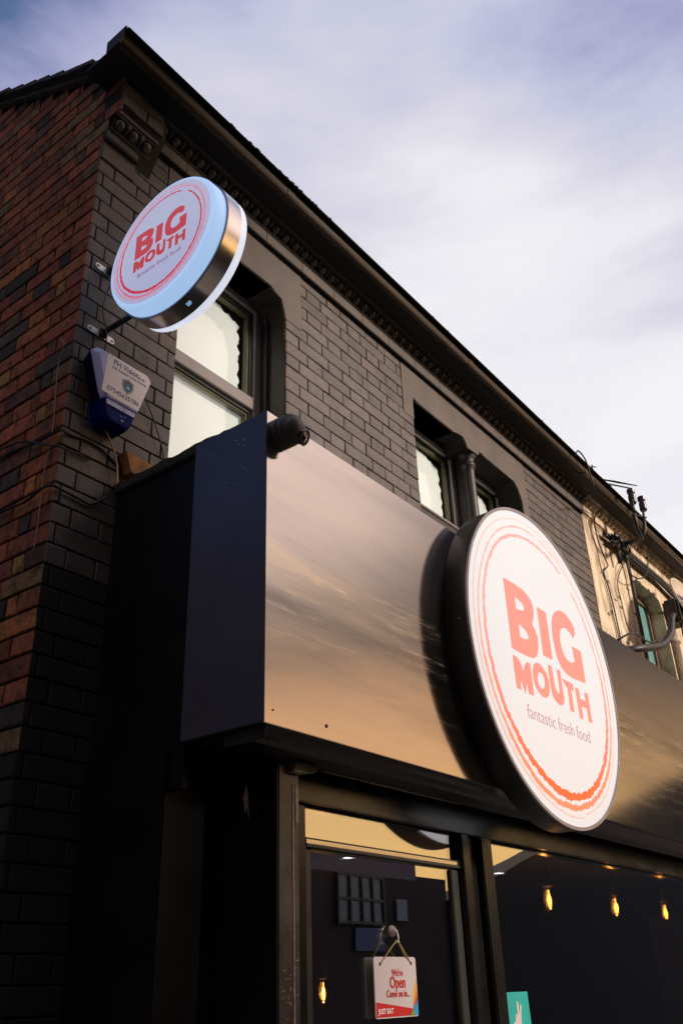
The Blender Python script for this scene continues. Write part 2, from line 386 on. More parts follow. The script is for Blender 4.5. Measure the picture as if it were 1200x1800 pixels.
# masonry backing with the three window openings
O1 = [(.53, 3.3), (1.291, 3.3), (1.291, 4.93), (1.275, 4.99), (1.255, 5.05), (1.20, 5.065), (1.17, 5.085), (.60, 5.085), (.55, 5.05), (.53, 4.97)]
O2 = [(2.573, 3.3), (4.098, 3.3), (4.098, 4.86), (4.092, 4.95), (4.05, 5.04), (3.995, 5.085), (3.52, 5.095), (3.46, 5.105), (3.435, 5.06), (3.285, 5.05), (3.262, 5.09), (3.23, 5.118), (3.15, 5.11), (3.10, 5.095), (2.63, 5.095), (2.585, 5.112), (2.573, 5.07)]
MB().prism([(.0105, 0), (.66, 0), (.66, 2.43), (XE, 2.43), (XE, 5.345), (.0105, 5.345)], .0105, .30, 'y', holes=[O1, O2]).build('front_wall', M_mortar_shade, bld)
Z1F, Z2F = 3.0, 5.345
rows = []; k = -22
while rowz(k) < Z2F:
    z0, z1 = rowz(k), min(rowz(k)+PITCH, Z2F)
    zm = (z0+z1)/2
    holes = []
    if zm > 4.93: holes += [(.40, 1.425), (2.455, 4.196)]
    elif zm > 4.75: holes += [(.53, 1.291), (2.573, 4.196)]
    else: holes += [(.53, 1.291), (2.573, 4.098)]
    if z1-z0 > .02: rows += lay(0.0, XE, z0, z1, k, holes, dkcol)
    k += 1
brickmesh('painted_brickwork', rows, M_brick_paint, bld, 'y')
# lower part of the front wall: dark fade put into near-black brick colour
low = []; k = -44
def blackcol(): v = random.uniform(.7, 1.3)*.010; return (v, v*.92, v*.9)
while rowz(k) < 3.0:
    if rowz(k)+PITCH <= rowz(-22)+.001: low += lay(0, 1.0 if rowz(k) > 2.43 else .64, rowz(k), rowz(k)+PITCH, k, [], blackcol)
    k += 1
brickmesh('dark_fade_brickwork', low, brickmat('dark_fade_brick', .85, .5, .9), bld, 'y')
# rendered window surrounds
s1 = MB().prism([(.40, 4.93), (.53, 4.93)]+[(.53, 4.97), (.55, 5.05), (.60, 5.085), (1.17, 5.085), (1.20, 5.065), (1.255, 5.05), (1.275, 4.99), (1.291, 4.93)]+[(1.425, 4.93), (1.425, 5.343), (.40, 5.343)], -.003, .18)
s1.build('window_lintel', M_render, bld)
s2 = MB().prism([(2.455, 4.93), (2.573, 4.93), (2.573, 5.07), (2.585, 5.112), (2.63, 5.095), (3.10, 5.095), (3.15, 5.11), (3.23, 5.118), (3.262, 5.09), (3.285, 5.05), (3.435, 5.06), (3.46, 5.105), (3.52, 5.095), (3.995, 5.085), (4.05, 5.04), (4.092, 4.95), (4.098, 4.86), (4.098, 4.75), (4.196, 4.75), (4.196, 5.343), (2.455, 5.343)], -.003, .18)
s2.build('window_lintel', M_render, bld)
# black reveals (render slips) inside openings, blacker than the wall: their shade put into the colour
rv = MB()
rv.box(1.2895, 1.30, .012, .20, 3.3, 5.06); rv.box(4.0965, 4.107, .012, .20, 3.3, 4.93)
rv.box(3.385, 3.47, .10, .30, 3.3, 5.08)
rv.box(1.268, 1.2895, .122, .128, 3.3, 5.03)
rv.build('window_reveal', M_black, bld)
# colonnette between the paired windows
cm = MB(); cm.smooth = True
cm.lathe([(r_*.68, h_) for r_, h_ in [(.066, 3.3), (.064, 4.90), (.066, 4.955), (.080, 4.963), (.083, 4.975), (.080, 4.987), (.066, 4.993), (.067, 5.01), (.078, 5.035), (.098, 5.052), (.10, 5.075)]], (3.400, .075, 0), 'z', 24)
cm.build('window_column', mat('column_paint', (.030, .025, .023), .5, var=.3, nscale=9, bump=.4), bld)

def ragged(x0, x1, z0, z1, amp, n=26, seed=1):
    if amp < .006: return [(x0, z0), (x1, z0), (x1, z1), (x0, z1)]
    rnd = random.Random(seed); pts = [(x0, z0), (x1, z0)]
    for i in range(1, n): pts.append((x1-(amp*.35*(1+math.sin(i*1.3+seed))+rnd.uniform(0, amp)*.35)*(1+1.2*(i/n)**3), z0+(z1-z0-.05)*i/n))
    for i in range(n, -1, -1): pts.append((x0+(x1-.05-x0)*i/n, z1-rnd.uniform(0, amp)*.8-(.05*(i/n)**4)))
    return pts
def window(x0, x1, z0, z1, seed, transom=None, sashlow=False):
    f = MB(); y0, y1 = .18, .25; t = .046
    f.box(x0, x0+t, y0, y1, z0, z1, .003); f.box(x1-t, x1, y0, y1, z0, z1, .003)
    f.box(x0+t, x1-t, y0+.001, y1, z1-t, z1-.0005, .003); f.box(x0+t, x1-t, y0+.001, y1, z0, z0+t, .003)
    if transom: f.box(x0+t, x1-t, y0+.002, y1, transom, transom+.075, .003)
    fr = f.build('window', M_frame if sashlow else M_framelt, bld)
    g2 = MB()
    zt = transom+.075 if transom else z0+t
    zs = [(zt, z1-t)]+([(z0+t, transom)] if transom else [])
    for (a, b) in zs:   # inner stepped sash with dark and olive gasket
        s = .018 if sashlow else .010; X0, X1 = x0+t, x1-t
        g2.box(X0, X0+s, y0+.022, y1, a, b); g2.box(X1-s, X1, y0+.022, y1, a, b); g2.box(X0+s, X1-s, y0+.023, y1, b-s, b); g2.box(X0+s, X1-s, y0+.023, y1, a, a+s*.5)
    g2.build('sash', M_framedk, fr)
    g3 = MB()
    for (a, b) in zs:
        s = .010; X0, X1 = x0+t+.018, x1-t-.018
        g3.box(X1-s, X1, y0+.034, y1, a+.009, b-.018); g3.box(X0, X1-s, y0+.0345, y1, b-.018-s, b-.018)
    g3.build('gasket', M_seal, fr)
    gl = MB()
    for (a, b) in zs: gl.box(x0+t+.01, x1-t-.01, y0+.040, y0+.046, a, b)
    gl.build('glass', M_glassup, fr)
    for i, (a, b) in enumerate(zs):
        top = (i == 0)
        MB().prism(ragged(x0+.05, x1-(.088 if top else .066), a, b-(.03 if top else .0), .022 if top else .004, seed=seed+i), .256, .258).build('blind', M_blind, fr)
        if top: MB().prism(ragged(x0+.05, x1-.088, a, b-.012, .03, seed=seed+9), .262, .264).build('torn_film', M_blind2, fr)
    return fr
window(.53, 1.2895, 3.35, 5.09, 3, transom=4.375, sashlow=True)
window(2.573, 3.385, 4.435, 5.10, 21)
window(3.47, 4.0965, 4.435, 5.10, 33)
si = MB().box(2.573, 3.385, .13, .18, 4.425, 4.445, .004).box(3.47, 4.0965, .13, .18, 4.425, 4.445, .004); si.build('window_sill', M_frame, bld)
MB().box(2.575, 4.095, .14, .27, 3.3, 4.42).build('window_board', M_black, bld)
MB().box(.3, 5.3, .9, .95, 2.5, 5.3).build('room_wall', mat('dark_room', (.05, .045, .04), .9), bld)
MB().box(.3, 5.3, .30, .95, 5.2, 5.25).build('room_ceiling', mat('dim_plaster', (.12, .11, .09), .9), bld)

# string course, egg-and-dart row and top fillets
XC = .2
bd = MB(); x = XC
while x < XE:
    x2 = min(x+.3+random.uniform(-.02, .02), XE); bd.box(x+.0012, x2-.0012, -.030, .05, 5.345, 5.420, .002); x = x2
bd.build('string_course', M_render, bld)
MB().box(XC, XE, -.029, .02, 5.336, 5.3447).build('course_shade_strip', M_mortar_shade, bld)  # black strip below the course: underside shade put into the colour
MB().box(.001, .188, -.028, .02, 5.140, 5.1545).build('course_shade_strip', M_mortar_shade, bld)  # same painted shade below the pier course
def cornice(x0, x1, dy=0, dz=0, nm='cornice', mt=M_egg, cove=None, parent=None):
    P_ = [(0+dy, 5.420+dz), (-.036+dy, 5.420+dz), (-.040+dy, 5.426+dz), (-.036+dy, 5.431+dz), (-.040+dy, 5.436+dz), (-.046+dy, 5.448+dz), (-.058+dy, 5.466+dz), (-.074+dy, 5.478+dz), (-.078+dy, 5.480+dz), (-.078+dy, 5.492+dz)]
    o1 = MB().strip(P_[:3], x0, x1).strip(P_[-2:], x0, x1).build(nm, mt, parent or bld)
    MB().strip([(-.034+dy, 5.427+dz), (-.036+dy, 5.445+dz), (-.045+dy, 5.466+dz), (-.062+dy, 5.479+dz), (-.078+dy, 5.4795+dz)], x0, x1).build('cove', mt if mt is M_cream else M_mortar_shade, o1)
    e = MB(); n = max(1, round((x1-x0)/.085)); dx = (x1-x0)/n
    for i in range(n):
        cx = x0+dx*(i+.5)
        r = bmesh.ops.create_uvsphere(e.b, u_segments=10, v_segments=7, radius=1)['verts']
        for v in r:
            v.co = Vector((cx+v.co.x*.025*(1+.15*v.co.z), -.056+dy+v.co.y*.022-v.co.z*.010, 5.450+dz+v.co.z*.025))
        # shell round the egg and the dart between two eggs
        rim = [(cx+.033*math.sin(t), -.052+dy-.012*math.cos(t)*.9, 5.452+dz+.030*math.cos(t)) for t in [R(a) for a in range(-150, 151, 30)]][::1]
        e.tube(rim[3:-3], .0032, 4)
        dxm = cx+dx/2
        if i < n-1:
            e.tube([(dxm, -.080+dy, 5.478+dz), (dxm, -.062+dy, 5.455+dz), (dxm, -.044+dy, 5.432+dz)], [.0075, .006, .002], 5)
            for sgn in (-1, 1): e.tube([(dxm+sgn*.011, -.078+dy, 5.474+dz), (dxm+sgn*.008, -.056+dy, 5.445+dz)], [.0035, .002], 4)
    for f in e.b.faces: f.smooth = True
    e.build('egg_and_dart', mt, o1)
    return o1
cornice(.255, XE)
tp = MB()
tp.strip([(-.078, 5.480), (-.083, 5.480), (-.083, 5.492), (-.083, 5.496)], .255, XE)
tp.strip([(-.078, 5.494), (-.098, 5.496), (-.100, 5.512), (-.100, 5.53)], .255, XE)
tp.build('cornice_fillet', M_render, bld)
# corner pier: steps outward under the eaves
pr = MB()
pr.box(0, .19, -.010, .02, 5.03, 5.155, .003); pr.build('pier_render', M_render, bld)
brickmesh('pier_brickwork', [(.002, .190, 5.157, 5.205, -.030, dkcol()), (.001, .150, 5.322, 5.396, -.112, dkcol()), (.155, .255, 5.322, 5.396, -.112, dkcol()), (.001, .255, 5.400, 5.474, -.112, dkcol())], M_brick_paint, bld, 'y')
pb = MB(); pb.box(.001, .19, -.02, .02, 5.155, 5.207); pb.box(.0, .252, -.102, .02, 5.32, 5.53); pb.box(.001, .20, -.03, .02, 5.207, 5.30); pb.build('pier_core', M_mortar_shade, bld)
cornice(.003, .245, dy=.0, dz=-.213, parent=bld)
pf = MB(); pf.strip([(-.030, 5.278), (-.088, 5.280), (-.088, 5.300), (-.050, 5.321)], .0, .25); pf.build('cornice_fillet', M_render, bld)
# side wall in old brick
def sidecol():
    r = random.random(); k = random.uniform(.65, 1.35)
    if r < .55: c = (.40, .125, .060)
    elif r < .70: c = (.50, .19, .060)
    elif r < .79: c = (.20, .085, .060)
    elif r < .87: c = (.10, .080, .065)
    elif r < .96: c = (.27, .17, .080)
    else: c = (.48, .31, .080)
    return tuple(v*k*.88 for v in c)
def slope(y): return 5.565+.60*(y+.12)
sb = []; k = -44
while rowz(k) < 8.4:
    z0, z1 = rowz(k), rowz(k)+PITCH; zm = (z0+z1)/2
    ys = 0.0
    if zm > 5.155: ys = -.03
    if zm > 5.24: ys = -.075
    if zm > 5.30: ys = -.112
    y = ys+.002; i = 0
    seq = [.245, .125] if k % 2 else [.125, .07]
    while y < 4.2:
        wd = seq[i] if i < 2 else ((.245, .125)[i % 2] if k % 2 else (.245, .125)[i % 2])
        y2 = y+wd; i += 1
        ymin = (zm+.05-5.565)/.60-.12
        a = max(y, ymin) if zm > 5.42 else y
        if y2-a > .03:
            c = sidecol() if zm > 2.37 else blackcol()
            if y < -.02 and zm > 5.49: y = y2; continue
            jt = random.uniform(.009, .013)
            sb.append((a+(jt/2 if y > ys+.01 else 0), y2-jt/2, z0+jt/2, z1-jt/2, 0, c))
        y = y2
    k += 1
brickmesh('side_brickwork', sb, M_brick_red, bld, 'x')
MB().prism([(.0105, 0), (4.3, 0), (4.3, slope(4.3)-.03), (-.0, slope(0)-.03), (-.100, 5.498), (-.100, 5.32), (-.020, 5.18), (.0105, 5.1)], .0112, .28, 'x').build('side_wall', M_mortar_side, bld)
# roof: verge slates, boards, slope
vg = MB(); y = -.06; i = 0
while y < 4.2:
    z = 5.575+.60*(y+.06); L = .19; x0 = -.070+random.uniform(-.006, .006)
    for (dz, th) in ((.018, .016),):
        a = math.atan(.60)-R(4)
        pts = [(y, z+.030), (y+L*math.cos(a), z+.030+L*math.sin(a)), (y+L*math.cos(a)-.008, z+.048+L*math.sin(a)), (y-.012, z+.052)]
        vg.prism(pts, x0, .30, 'x')
    y += .135; i += 1
vg.build('verge_slates', M_slate, bld)
MB().prism([(-.06, 5.562), (-.06, 5.602), (4.2, 5.602+.60*4.26), (4.2, 5.562+.60*4.26)], -.030, .0, 'x').build('verge_mortar', mat('verge_cement', (.085, .075, .05), .9, var=.5, nscale=20, bump=1), bld)
MB().prism([(-.26, 5.55), (-.26, 5.56), (5, 5.56+.60*5.26), (5, 5.53+.60*5.26)], .28, 14, 'x').build('roof', M_slate, bld)
MB().prism([(-.222, 5.500), (.02, 5.500), (.02, 5.515), (-.222, 5.515)], -.127, 14, 'x').build('soffit', M_soffit, bld)
gt = MB()
gt.prism([(-.200, 5.5), (-.206, 5.4935), (-.212, 5.4995), (-.222, 5.4995), (-.228, 5.497), (-.242, 5.494), (-.249, 5.504), (-.250, 5.522), (-.253, 5.540), (-.20, 5.545)], -.129, 14, 'x')
gt.build('gutter', M_gutter, bld)
MB().prism([(-.2525, 5.5405), (-.256, 5.542), (-.284, 5.546), (-.288, 5.553), (-.284, 5.561), (-.20, 5.561), (-.20, 5.5455)], -.1288, 14, 'x').build('gutter_lip', mat('matt_black_lip', (.012, .011, .011), .9, var=.3, spec=.1), bld)
MB().prism([(-.276, 5.566), (-.145, 5.560), (-.147, 5.484), (-.240, 5.482), (-.256, 5.522)], -.140, -.1295, 'x').build('gutter_end_cap', M_black, bld)
gj = MB()
for xx in (1.05, 3.0, 4.95, 6.9): gj.prism([(-.198, 5.5), (-.205, 5.491), (-.222, 5.497), (-.228, 5.495), (-.243, 5.491), (-.252, 5.502), (-.2535, 5.522), (-.256, 5.5395), (-.20, 5.5445)], xx-.03, xx+.03, 'x')
gj.build('gutter_joint', M_gutter, bld)
dbr = MB(); rn = random.Random(5)
for i in range(34):
    x = rn.uniform(.55, 1.25) if i < 26 else rn.uniform(1.3, 5)
    s = rn.uniform(.004, .010); dbr.box(x-s, x+s, -.280, -.268, 5.560, 5.562+s*1.6)
dbr.build('gutter_moss', M_felt, bld)

# ================================================================== the fascia box
fas = thing('fascia_sign_box', 'deep boxed fascia with brushed metal front board over the shop window', 'sign board')
ZB, ZT, YF = 2.333, 3.412, -.80
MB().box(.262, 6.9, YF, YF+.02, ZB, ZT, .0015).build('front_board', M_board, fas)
MB().box(.260, .275, -.798, -.457, ZB+.002, ZT-.001, .001).build('side_panel', M_sidepanel, fas)
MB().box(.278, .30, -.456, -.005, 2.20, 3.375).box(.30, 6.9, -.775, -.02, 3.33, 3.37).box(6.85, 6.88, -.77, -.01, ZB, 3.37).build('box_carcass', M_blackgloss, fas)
tr = MB().box(.264, .30, -.46, -.0, 3.376, 3.420, .006); tr.build('top_rail', M_felt, fas)
fl = MB(); rn = random.Random(3)
pts = [(.285+rn.uniform(-.004, .004), y_, 3.420+rn.uniform(-.004, .006)) for y_ in [-.01-.03*i for i in range(22)]]
fl.tube(pts, [.012+rn.uniform(-.003, .004) for _ in pts], 7)
for i in range(26):
    yy = rn.uniform(-.66, -.56); fl.tube([(.30+rn.uniform(0, .08), yy, 3.405), (.30+rn.uniform(0, .08), yy+rn.uniform(-.02, .02), 3.425+rn.uniform(0, .03))], [.012, .004], 5)
fl.build('felt_edge', M_felt, fas)
MB().box(.30, 6.9, -.78, -.45, 2.338, 2.36).build('soffit_board', M_black, fas)
mo = MB()
mo.strip([(-.785, 2.337), (-.770, 2.312), (-.745, 2.305), (-.715, 2.318), (-.700, 2.306), (-.66, 2.300), (-.632, 2.292), (-.622, 2.298), (-.618, 2.337)], .285, 6.9)
mo.build('cornice_moulding', mat('dark_stained_moulding', (.011, .007, .006), .35, var=.5, nscale=4, stretch=(.6, 5, 5), bump=.1), fas)
MB().box(.285, .2865, -.785, -.62, 2.293, 2.338).build('moulding_end', M_black, fas)
MB().tube([(x_, -.634, 2.2915) for x_ in [.73+.1*i for i in range(10)]], [.0035, .004, .003, .0045, .0035, .004, .003, .003, .002, .001], 5).build('worn_edge', mat('worn_ochre_wood', (.34, .24, .12), .7, var=.5, nscale=30), fas)
sc = MB(); rn = random.Random(11)
sc.lathe([(.0, -.803), (.006, -.802), (.006, -.799)], (.55, 0, 2.375), 'y', 10)
sc.lathe([(.0, -.803), (.003, -.802), (.003, -.799)], (.30, 0, 2.375), 'y', 8)
sc.build('screw', M_black, fas)
sm_ = MB()
for (yy, zz_) in [(-.70, 3.33), (-.67, 3.325), (-.695, 3.31), (-.66, 3.345), (-.62, 3.19), (-.72, 3.20), (-.70, 3.215), (-.54, 3.33), (-.66, 3.17)]:
    sm_.prism([(yy-.006, zz_), (yy+.001, zz_+.0012), (yy+.007, zz_+.004), (yy, zz_+.0035)], .2592, .2599, 'x')
sm_.build('paint_chip', M_steel, fas)

# ================================================================== shopfront
shop = thing('shopfront', 'black shopfront with recessed door, chipped corner post and big panes under the fascia', 'shopfront')
MB().box(.52, .618, -.63, -.36, 0.0, 2.335, .004).build('corner_post', mat('chipped_post_paint', (.085, .068, .060), .35, var=.4, nscale=7, bump=.4, bscale=30, col2=(.10, .08, .07)), shop)
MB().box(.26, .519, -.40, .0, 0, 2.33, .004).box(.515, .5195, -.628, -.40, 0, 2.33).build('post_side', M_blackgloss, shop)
pc = MB(); rn = random.Random(2)
pc.prism([(.585, 0), (.589, 0), (.591, 1.6), (.590, 2.22), (.586, 2.23), (.583, 2.1), (.586, 1.7)], -.6325, -.6305)
pc.prism([(.600, 2.10), (.612, 2.12), (.613, 2.20), (.606, 2.225), (.598, 2.22)], -.6322, -.6305)
for i in range(34):
    cx, cz, s = rn.uniform(.535, .61), rn.choice([rn.uniform(1.62, 1.74), rn.uniform(1.50, 1.74)]), rn.uniform(.001, .0032)
    pc.prism([(cx-s, cz), (cx, cz-s), (cx+s, cz+.3*s), (cx+.2*s, cz+s*1.6)], -.6325, -.6305)
pc.prism([(-.50, 2.235), (-.485, 2.20), (-.495, 2.15), (-.505, 2.17), (-.512, 2.13), (-.508, 2.20)], .5135, .5148, 'x')
pc.build('paint_chip', mat('bare_wood_chip', (.42, .32, .24), .7, var=.4, nscale=60), shop)
pw = MB().prism([(.565, 2.262), (.62, 2.262), (.68, 2.275), (.685, 2.288), (.63, 2.296), (.57, 2.292)], -.655, -.628); pw.build('broken_timber', mat('mossy_wood', (.20, .17, .08), .9, var=.6, nscale=40, bump=1.2), shop)
YG = -.55
fr = MB()
fr.box(.619, .735, YG-.01, YG+.30, 0, 2.20, .003)
fr.box(.619, 7.0, YG-.022, YG+.05, 2.195, 2.337, .003)   # board above the glazing
fr.box(.619, 7.0, YG-.034, YG-.022, 2.195, 2.215, .003)
fr.box(.736, 6.4, YG+.0, YG+.05, 2.188, 2.1949)
fr.box(1.70, 1.755, YG-.028, YG+.05, 0, 2.194, .004)   # jamb right of the door
fr.box(1.756, 1.844, YG-.005, YG+.05, 0, 2.187)
fr.box(1.845, 1.935, YG-.035, YG+.05, 0, 2.194, .006)    # mullion
fr.box(6.4, 7.0, YG-.03, YG+.05, 0, 2.194, .004)
fr.box(1.936, 6.4, YG-.04, YG+.05, 0, .55, .004)
fr.build('shop_frame', mat('black_shop_frame', (.008, .007, .0065), .25, var=.3, nscale=5, bump=.08, bscale=14), shop)
MB().box(.736, 1.70, YG+.004, YG+.010, 2.093, 2.188).build('transom_glass', M_glass, shop)
MB().box(.736, 1.70, YG-.012, YG+.02, 2.0635, 2.0733, .002).box(.736, 1.70, YG-.008, YG+.02, 2.087, 2.093, .002).build('transom_bar', M_framedk, shop)
MB().box(.736, 1.70, YG-.011, YG+.001, 2.0737, 2.0865).build('transom_strip', M_band, shop)
dr = MB().box(.737, .772, YG, YG+.04, .05, 2.057, .003).box(1.645, 1.698, YG, YG+.04, .05, 2.057, .003).box(.772, 1.645, YG, YG+.04, .05, .25, .003).box(.772, 1.645, YG+.001, YG+.04, 2.058, 2.063, .001)
d_ = dr.build('door', M_framedk, shop)
MB().box(.772, 1.645, YG+.012, YG+.018, .25, 2.058).build('glass', M_glass, d_)
MB().tube([(1.67, YG-.06, .95), (1.67, YG-.06, 1.35)], .012, 10).tube([(1.67, YG-.06, 1.0), (1.67, YG+.005, 1.0)], .008, 8).tube([(1.67, YG-.06, 1.3), (1.67, YG+.005, 1.3)], .008, 8).build('handle', M_steel, d_)
MB().box(1.935, 6.4, YG+.006, YG+.012, .55, 2.188).build('window_glass', M_glass, shop)

# ------------------------------------------------------------------ inside the shop
rm = thing('shop_interior', 'dim takeaway interior behind the glass with grey ceiling and dark walls', 'room')
MB().box(.70, 6.99, YG+.06, 5.5, 2.36, 2.42).build('ceiling', mat('grey_ceiling', (.36, .31, .27), .9, var=.08), rm)
MB().box(.70, 6.95, 5.4, 5.5, 0, 2.36).box(.66, .70, YG+.31, 5.5, 0, 2.36).build('wall', mat('charcoal_wall', (.035, .033, .033), .9), rm)
MB().box(.70, 6.95, YG+.06, 5.4, -.02, .05).build('floor', mat('shop_floor_tiles', (.05, .045, .04), .6), rm)
MB().box(6.95, 7.0, YG+.06, 5.5, .05, 2.36).build('end_wall', mat('dark_end_wall', (.03, .028, .026), .9), rm)
MB().box(6.90, 6.945, .35, .62, .05, 2.15).build('orange_panel', mat('rust_orange_wall', (.20, .06, .02), .9), rm)
for i, x_ in enumerate((3.2, 4.4, 5.6)):
    t = thing('menu_board', ('menu board nearest the door on the back wall of the shop', 'middle menu board on the back wall of the shop', 'farthest menu board on the back wall of the shop')[i], 'menu board', 'menu boards in the shop')
    MB().box(x_, x_+1.05, 5.34, 5.39, 1.95, 2.28, .006).build('board', mat('menu_board', (.07, .07, .075), .5), t)
    ln = MB(); rn = random.Random(i)
    for k in range(6): ln.box(x_+.08, x_+.08+rn.uniform(.3, .9), 5.336, 5.3395, 2.23-k*.045, 2.245-k*.045)
    ln.build('faded_line', mat('menu_grey', (.30, .28, .26), .6), t)
ct = thing('serving_counter', 'long dark counter with pale worktop across the back of the shop', 'counter')
MB().box(2.6, 6.8, 3.2, 3.8, .05, 1.05, .01).build('body', mat('counter_panel', (.06, .055, .05), .6), ct)
MB().box(2.55, 6.85, 3.15, 3.85, 1.05, 1.09, .005).build('worktop', mat('counter_top', (.25, .23, .21), .4), ct)
shf = thing('wall_shelf', 'dark wall shelf loaded with pale boxes behind the counter', 'shelf')
MB().box(3.2, 6.6, 5.05, 5.33, 1.62, 1.65).box(3.2, 3.24, 5.05, 5.33, 1.4, 1.62).box(6.56, 6.6, 5.05, 5.33, 1.4, 1.62).build('board', mat('shelf_board', (.12, .10, .09), .7), shf)
rn = random.Random(8)
x = 3.25
for wd, h, col, lab in ((.34, .22, (.32, .30, .28), 'pale grey carton, first on the dark shop shelf'), (.22, .12, (.22, .12, .07), 'low brown carton on the dark shop shelf'), (.30, .26, (.16, .16, .24), 'tall bluish carton on the dark shop shelf'), (.40, .16, (.10, .16, .12), 'wide dull green carton on the dark shop shelf')):
    o = MB().box(x, x+wd, 5.08, 5.30, 1.651, 1.651+h, .006).build('takeaway_box', mat('carton', col, .8), None)
    tag(o, lab, 'box', 'cartons on the shop shelf'); x += wd+.55
def pendant(x, y, z, zc, label):
    t = thing('pendant_lamp', label, 'lamp', 'filament bulbs hanging in the shop')
    MB().tube([(x, y, zc), (x+.003, y, (zc+z)/2), (x, y, z+.16)], .0035, 6).build('cord', M_cable, t)
    MB().lathe([(0, z+.165), (.012, z+.165), (.022, z+.14), (.024, z+.09), (.020, z+.085), (0, z+.085)], (x, y, 0), 'z', 16).build('socket', mat('lamp_socket', (.14, .13, .10), .5), t)
    b = MB(); b.smooth = True
    b.lathe([(.014, z+.086), (.017, z+.07), (.030, z+.035), (.038, z+.005), (.036, z-.020), (.024, z-.040), (.0, z-.049)], (x, y, 0), 'z', 20); b.build('bulb', M_bulbglass, t)
    f = MB()
    for k in range(6):
        a = k*math.pi/3
        f.tube([(x+.005*math.cos(a), y+.005*math.sin(a), z+.045), (x+.010*math.cos(a), y+.010*math.sin(a), z+.015), (x+.005*math.cos(a), y+.005*math.sin(a), z-.014)], .0013, 5)
    f.tube([(x, y, z+.07), (x, y, z+.045)], .003, 5)
    f.build('filament', M_fil, t)
    ld = bpy.data.lights.new('filament_glow', 'POINT'); ld.energy = 2.2; ld.color = (1, .55, .20); ld.shadow_soft_size = .007
    lo = bpy.data.objects.new('filament_glow', ld); C.objects.link(lo); lo.location = (x, y, z+.018); lo.parent = t
pendant(3.34, -.15, 2.035, 2.36, 'lit filament bulb behind the large pane, nearest the door of the three there')
pendant(4.285, -.15, 2.035, 2.36, 'lit filament bulb on a black cord, middle one of the three behind the large pane')
pendant(5.17, -.15, 2.035, 2.36, 'lit filament bulb farthest from the door behind the large pane')
pendant(2.76, 1.0, 1.62, 2.36, 'small lit filament bulb hanging low behind the door glass, left of the open sign')
for (x, y, lb) in ((2.95, .93, 'round white spot in the shop ceiling seen through the door glass'), (4.50, .765, 'round white spot in the shop ceiling seen through the large pane')):
    t = thing('ceiling_spotlight', lb, 'ceiling light', 'recessed ceiling spots in the shop')
    MB().lathe([(.055, 2.36), (.055, 2.352), (.045, 2.350), (.043, 2.356)], (x, y, 0), 'z', 24).build('trim_ring', M_steel, t)
    MB().lathe([(.043, 2.355), (0, 2.355)], (x, y, 0), 'z', 24).build('lens', M_spot, t)

# ================================================================== logo art shared by both round signs
ART = {
'B': [(-.51,.393),(-.449,.395),(-.358,.397),(-.267,.393),(-.204,.376),(-.163,.351),(-.141,.317),(-.143,.276),(-.159,.231),(-.19,.185),(-.158,.158),(-.137,.112),(-.143,.057),(-.165,.007),(-.199,-.027),(-.237,-.045),(-.325,-.053),(-.414,-.054),(-.498,-.052),(-.509,-.046),(-.509,.034),(-.509,.161),(-.508,.29)],
'I': [(-.084,.333),(.042,.331),(.042,.214),(.040,.112),(.038,.013),(-.090,.012),(-.087,.146),(-.084,.246)],
'G': [(.30,.419),(.24,.405),(.185,.378),(.139,.336),(.107,.272),(.096,.201),(.099,.121),(.117,.046),(.159,-.004),(.223,-.031),(.31,-.041),(.407,-.034),(.515,-.028),(.520,.064),(.522,.135),(.520,.196),(.384,.195),(.388,.136),(.393,.090),(.335,.069),(.28,.068),(.240,.088),(.214,.125),(.203,.19),(.215,.235),(.238,.270),(.275,.293),(.325,.305),(.382,.292),(.429,.261),(.468,.298),(.473,.343),(.433,.385),(.366,.414)],
'M': [(-.514,-.093),(-.469,-.093),(-.438,-.107),(-.416,-.132),(-.4,-.165),(-.371,-.120),(-.341,-.093),(-.298,-.093),(-.296,-.151),(-.299,-.214),(-.303,-.290),(-.365,-.290),(-.367,-.220),(-.408,-.298),(-.452,-.218),(-.458,-.288),(-.512,-.288),(-.514,-.222),(-.516,-.156)],
'O': [(-.21,-.064),(-.169,-.061),(-.12,-.078),(-.08,-.107),(-.063,-.150),(-.069,-.199),(-.091,-.238),(-.131,-.265),(-.18,-.269),(-.233,-.25),(-.269,-.215),(-.278,-.171),(-.268,-.12),(-.245,-.083)],
'U': [(-.044,-.036),(.007,-.036),(.010,-.086),(.012,-.143),(.022,-.182),(.045,-.198),(.068,-.194),(.079,-.165),(.080,-.094),(.079,-.034),(.127,-.034),(.127,-.078),(.126,-.140),(.128,-.2),(.117,-.239),(.092,-.263),(.050,-.271),(.001,-.259),(-.032,-.235),(-.046,-.193),(-.048,-.131),(-.047,-.08)],
'T': [(.14,-.082),(.294,-.082),(.292,-.127),(.256,-.129),(.256,-.192),(.254,-.275),(.199,-.275),(.202,-.216),(.203,-.130),(.172,-.112)],
'H': [(.325,-.098),(.381,-.098),(.384,-.160),(.467,-.160),(.467,-.098),(.520,-.098),(.519,-.156),(.519,-.21),(.521,-.292),(.465,-.292),(.465,-.208),(.384,-.208),(.382,-.295),(.328,-.295),(.328,-.229),(.326,-.163)],
}
HOLES = {'B': [[(-.384,.309),(-.351,.303),(-.295,.293),(-.270,.273),(-.277,.252),(-.309,.239),(-.386,.228),(-.387,.261)], [(-.382,.133),(-.34,.128),(-.286,.112),(-.263,.088),(-.272,.067),(-.325,.052),(-.380,.050),(-.382,.088)]],
         'O': [[(-.176,-.115),(-.14,-.121),(-.122,-.150),(-.128,-.188),(-.162,-.219),(-.195,-.219),(-.220,-.196),(-.221,-.163),(-.203,-.130)]]}
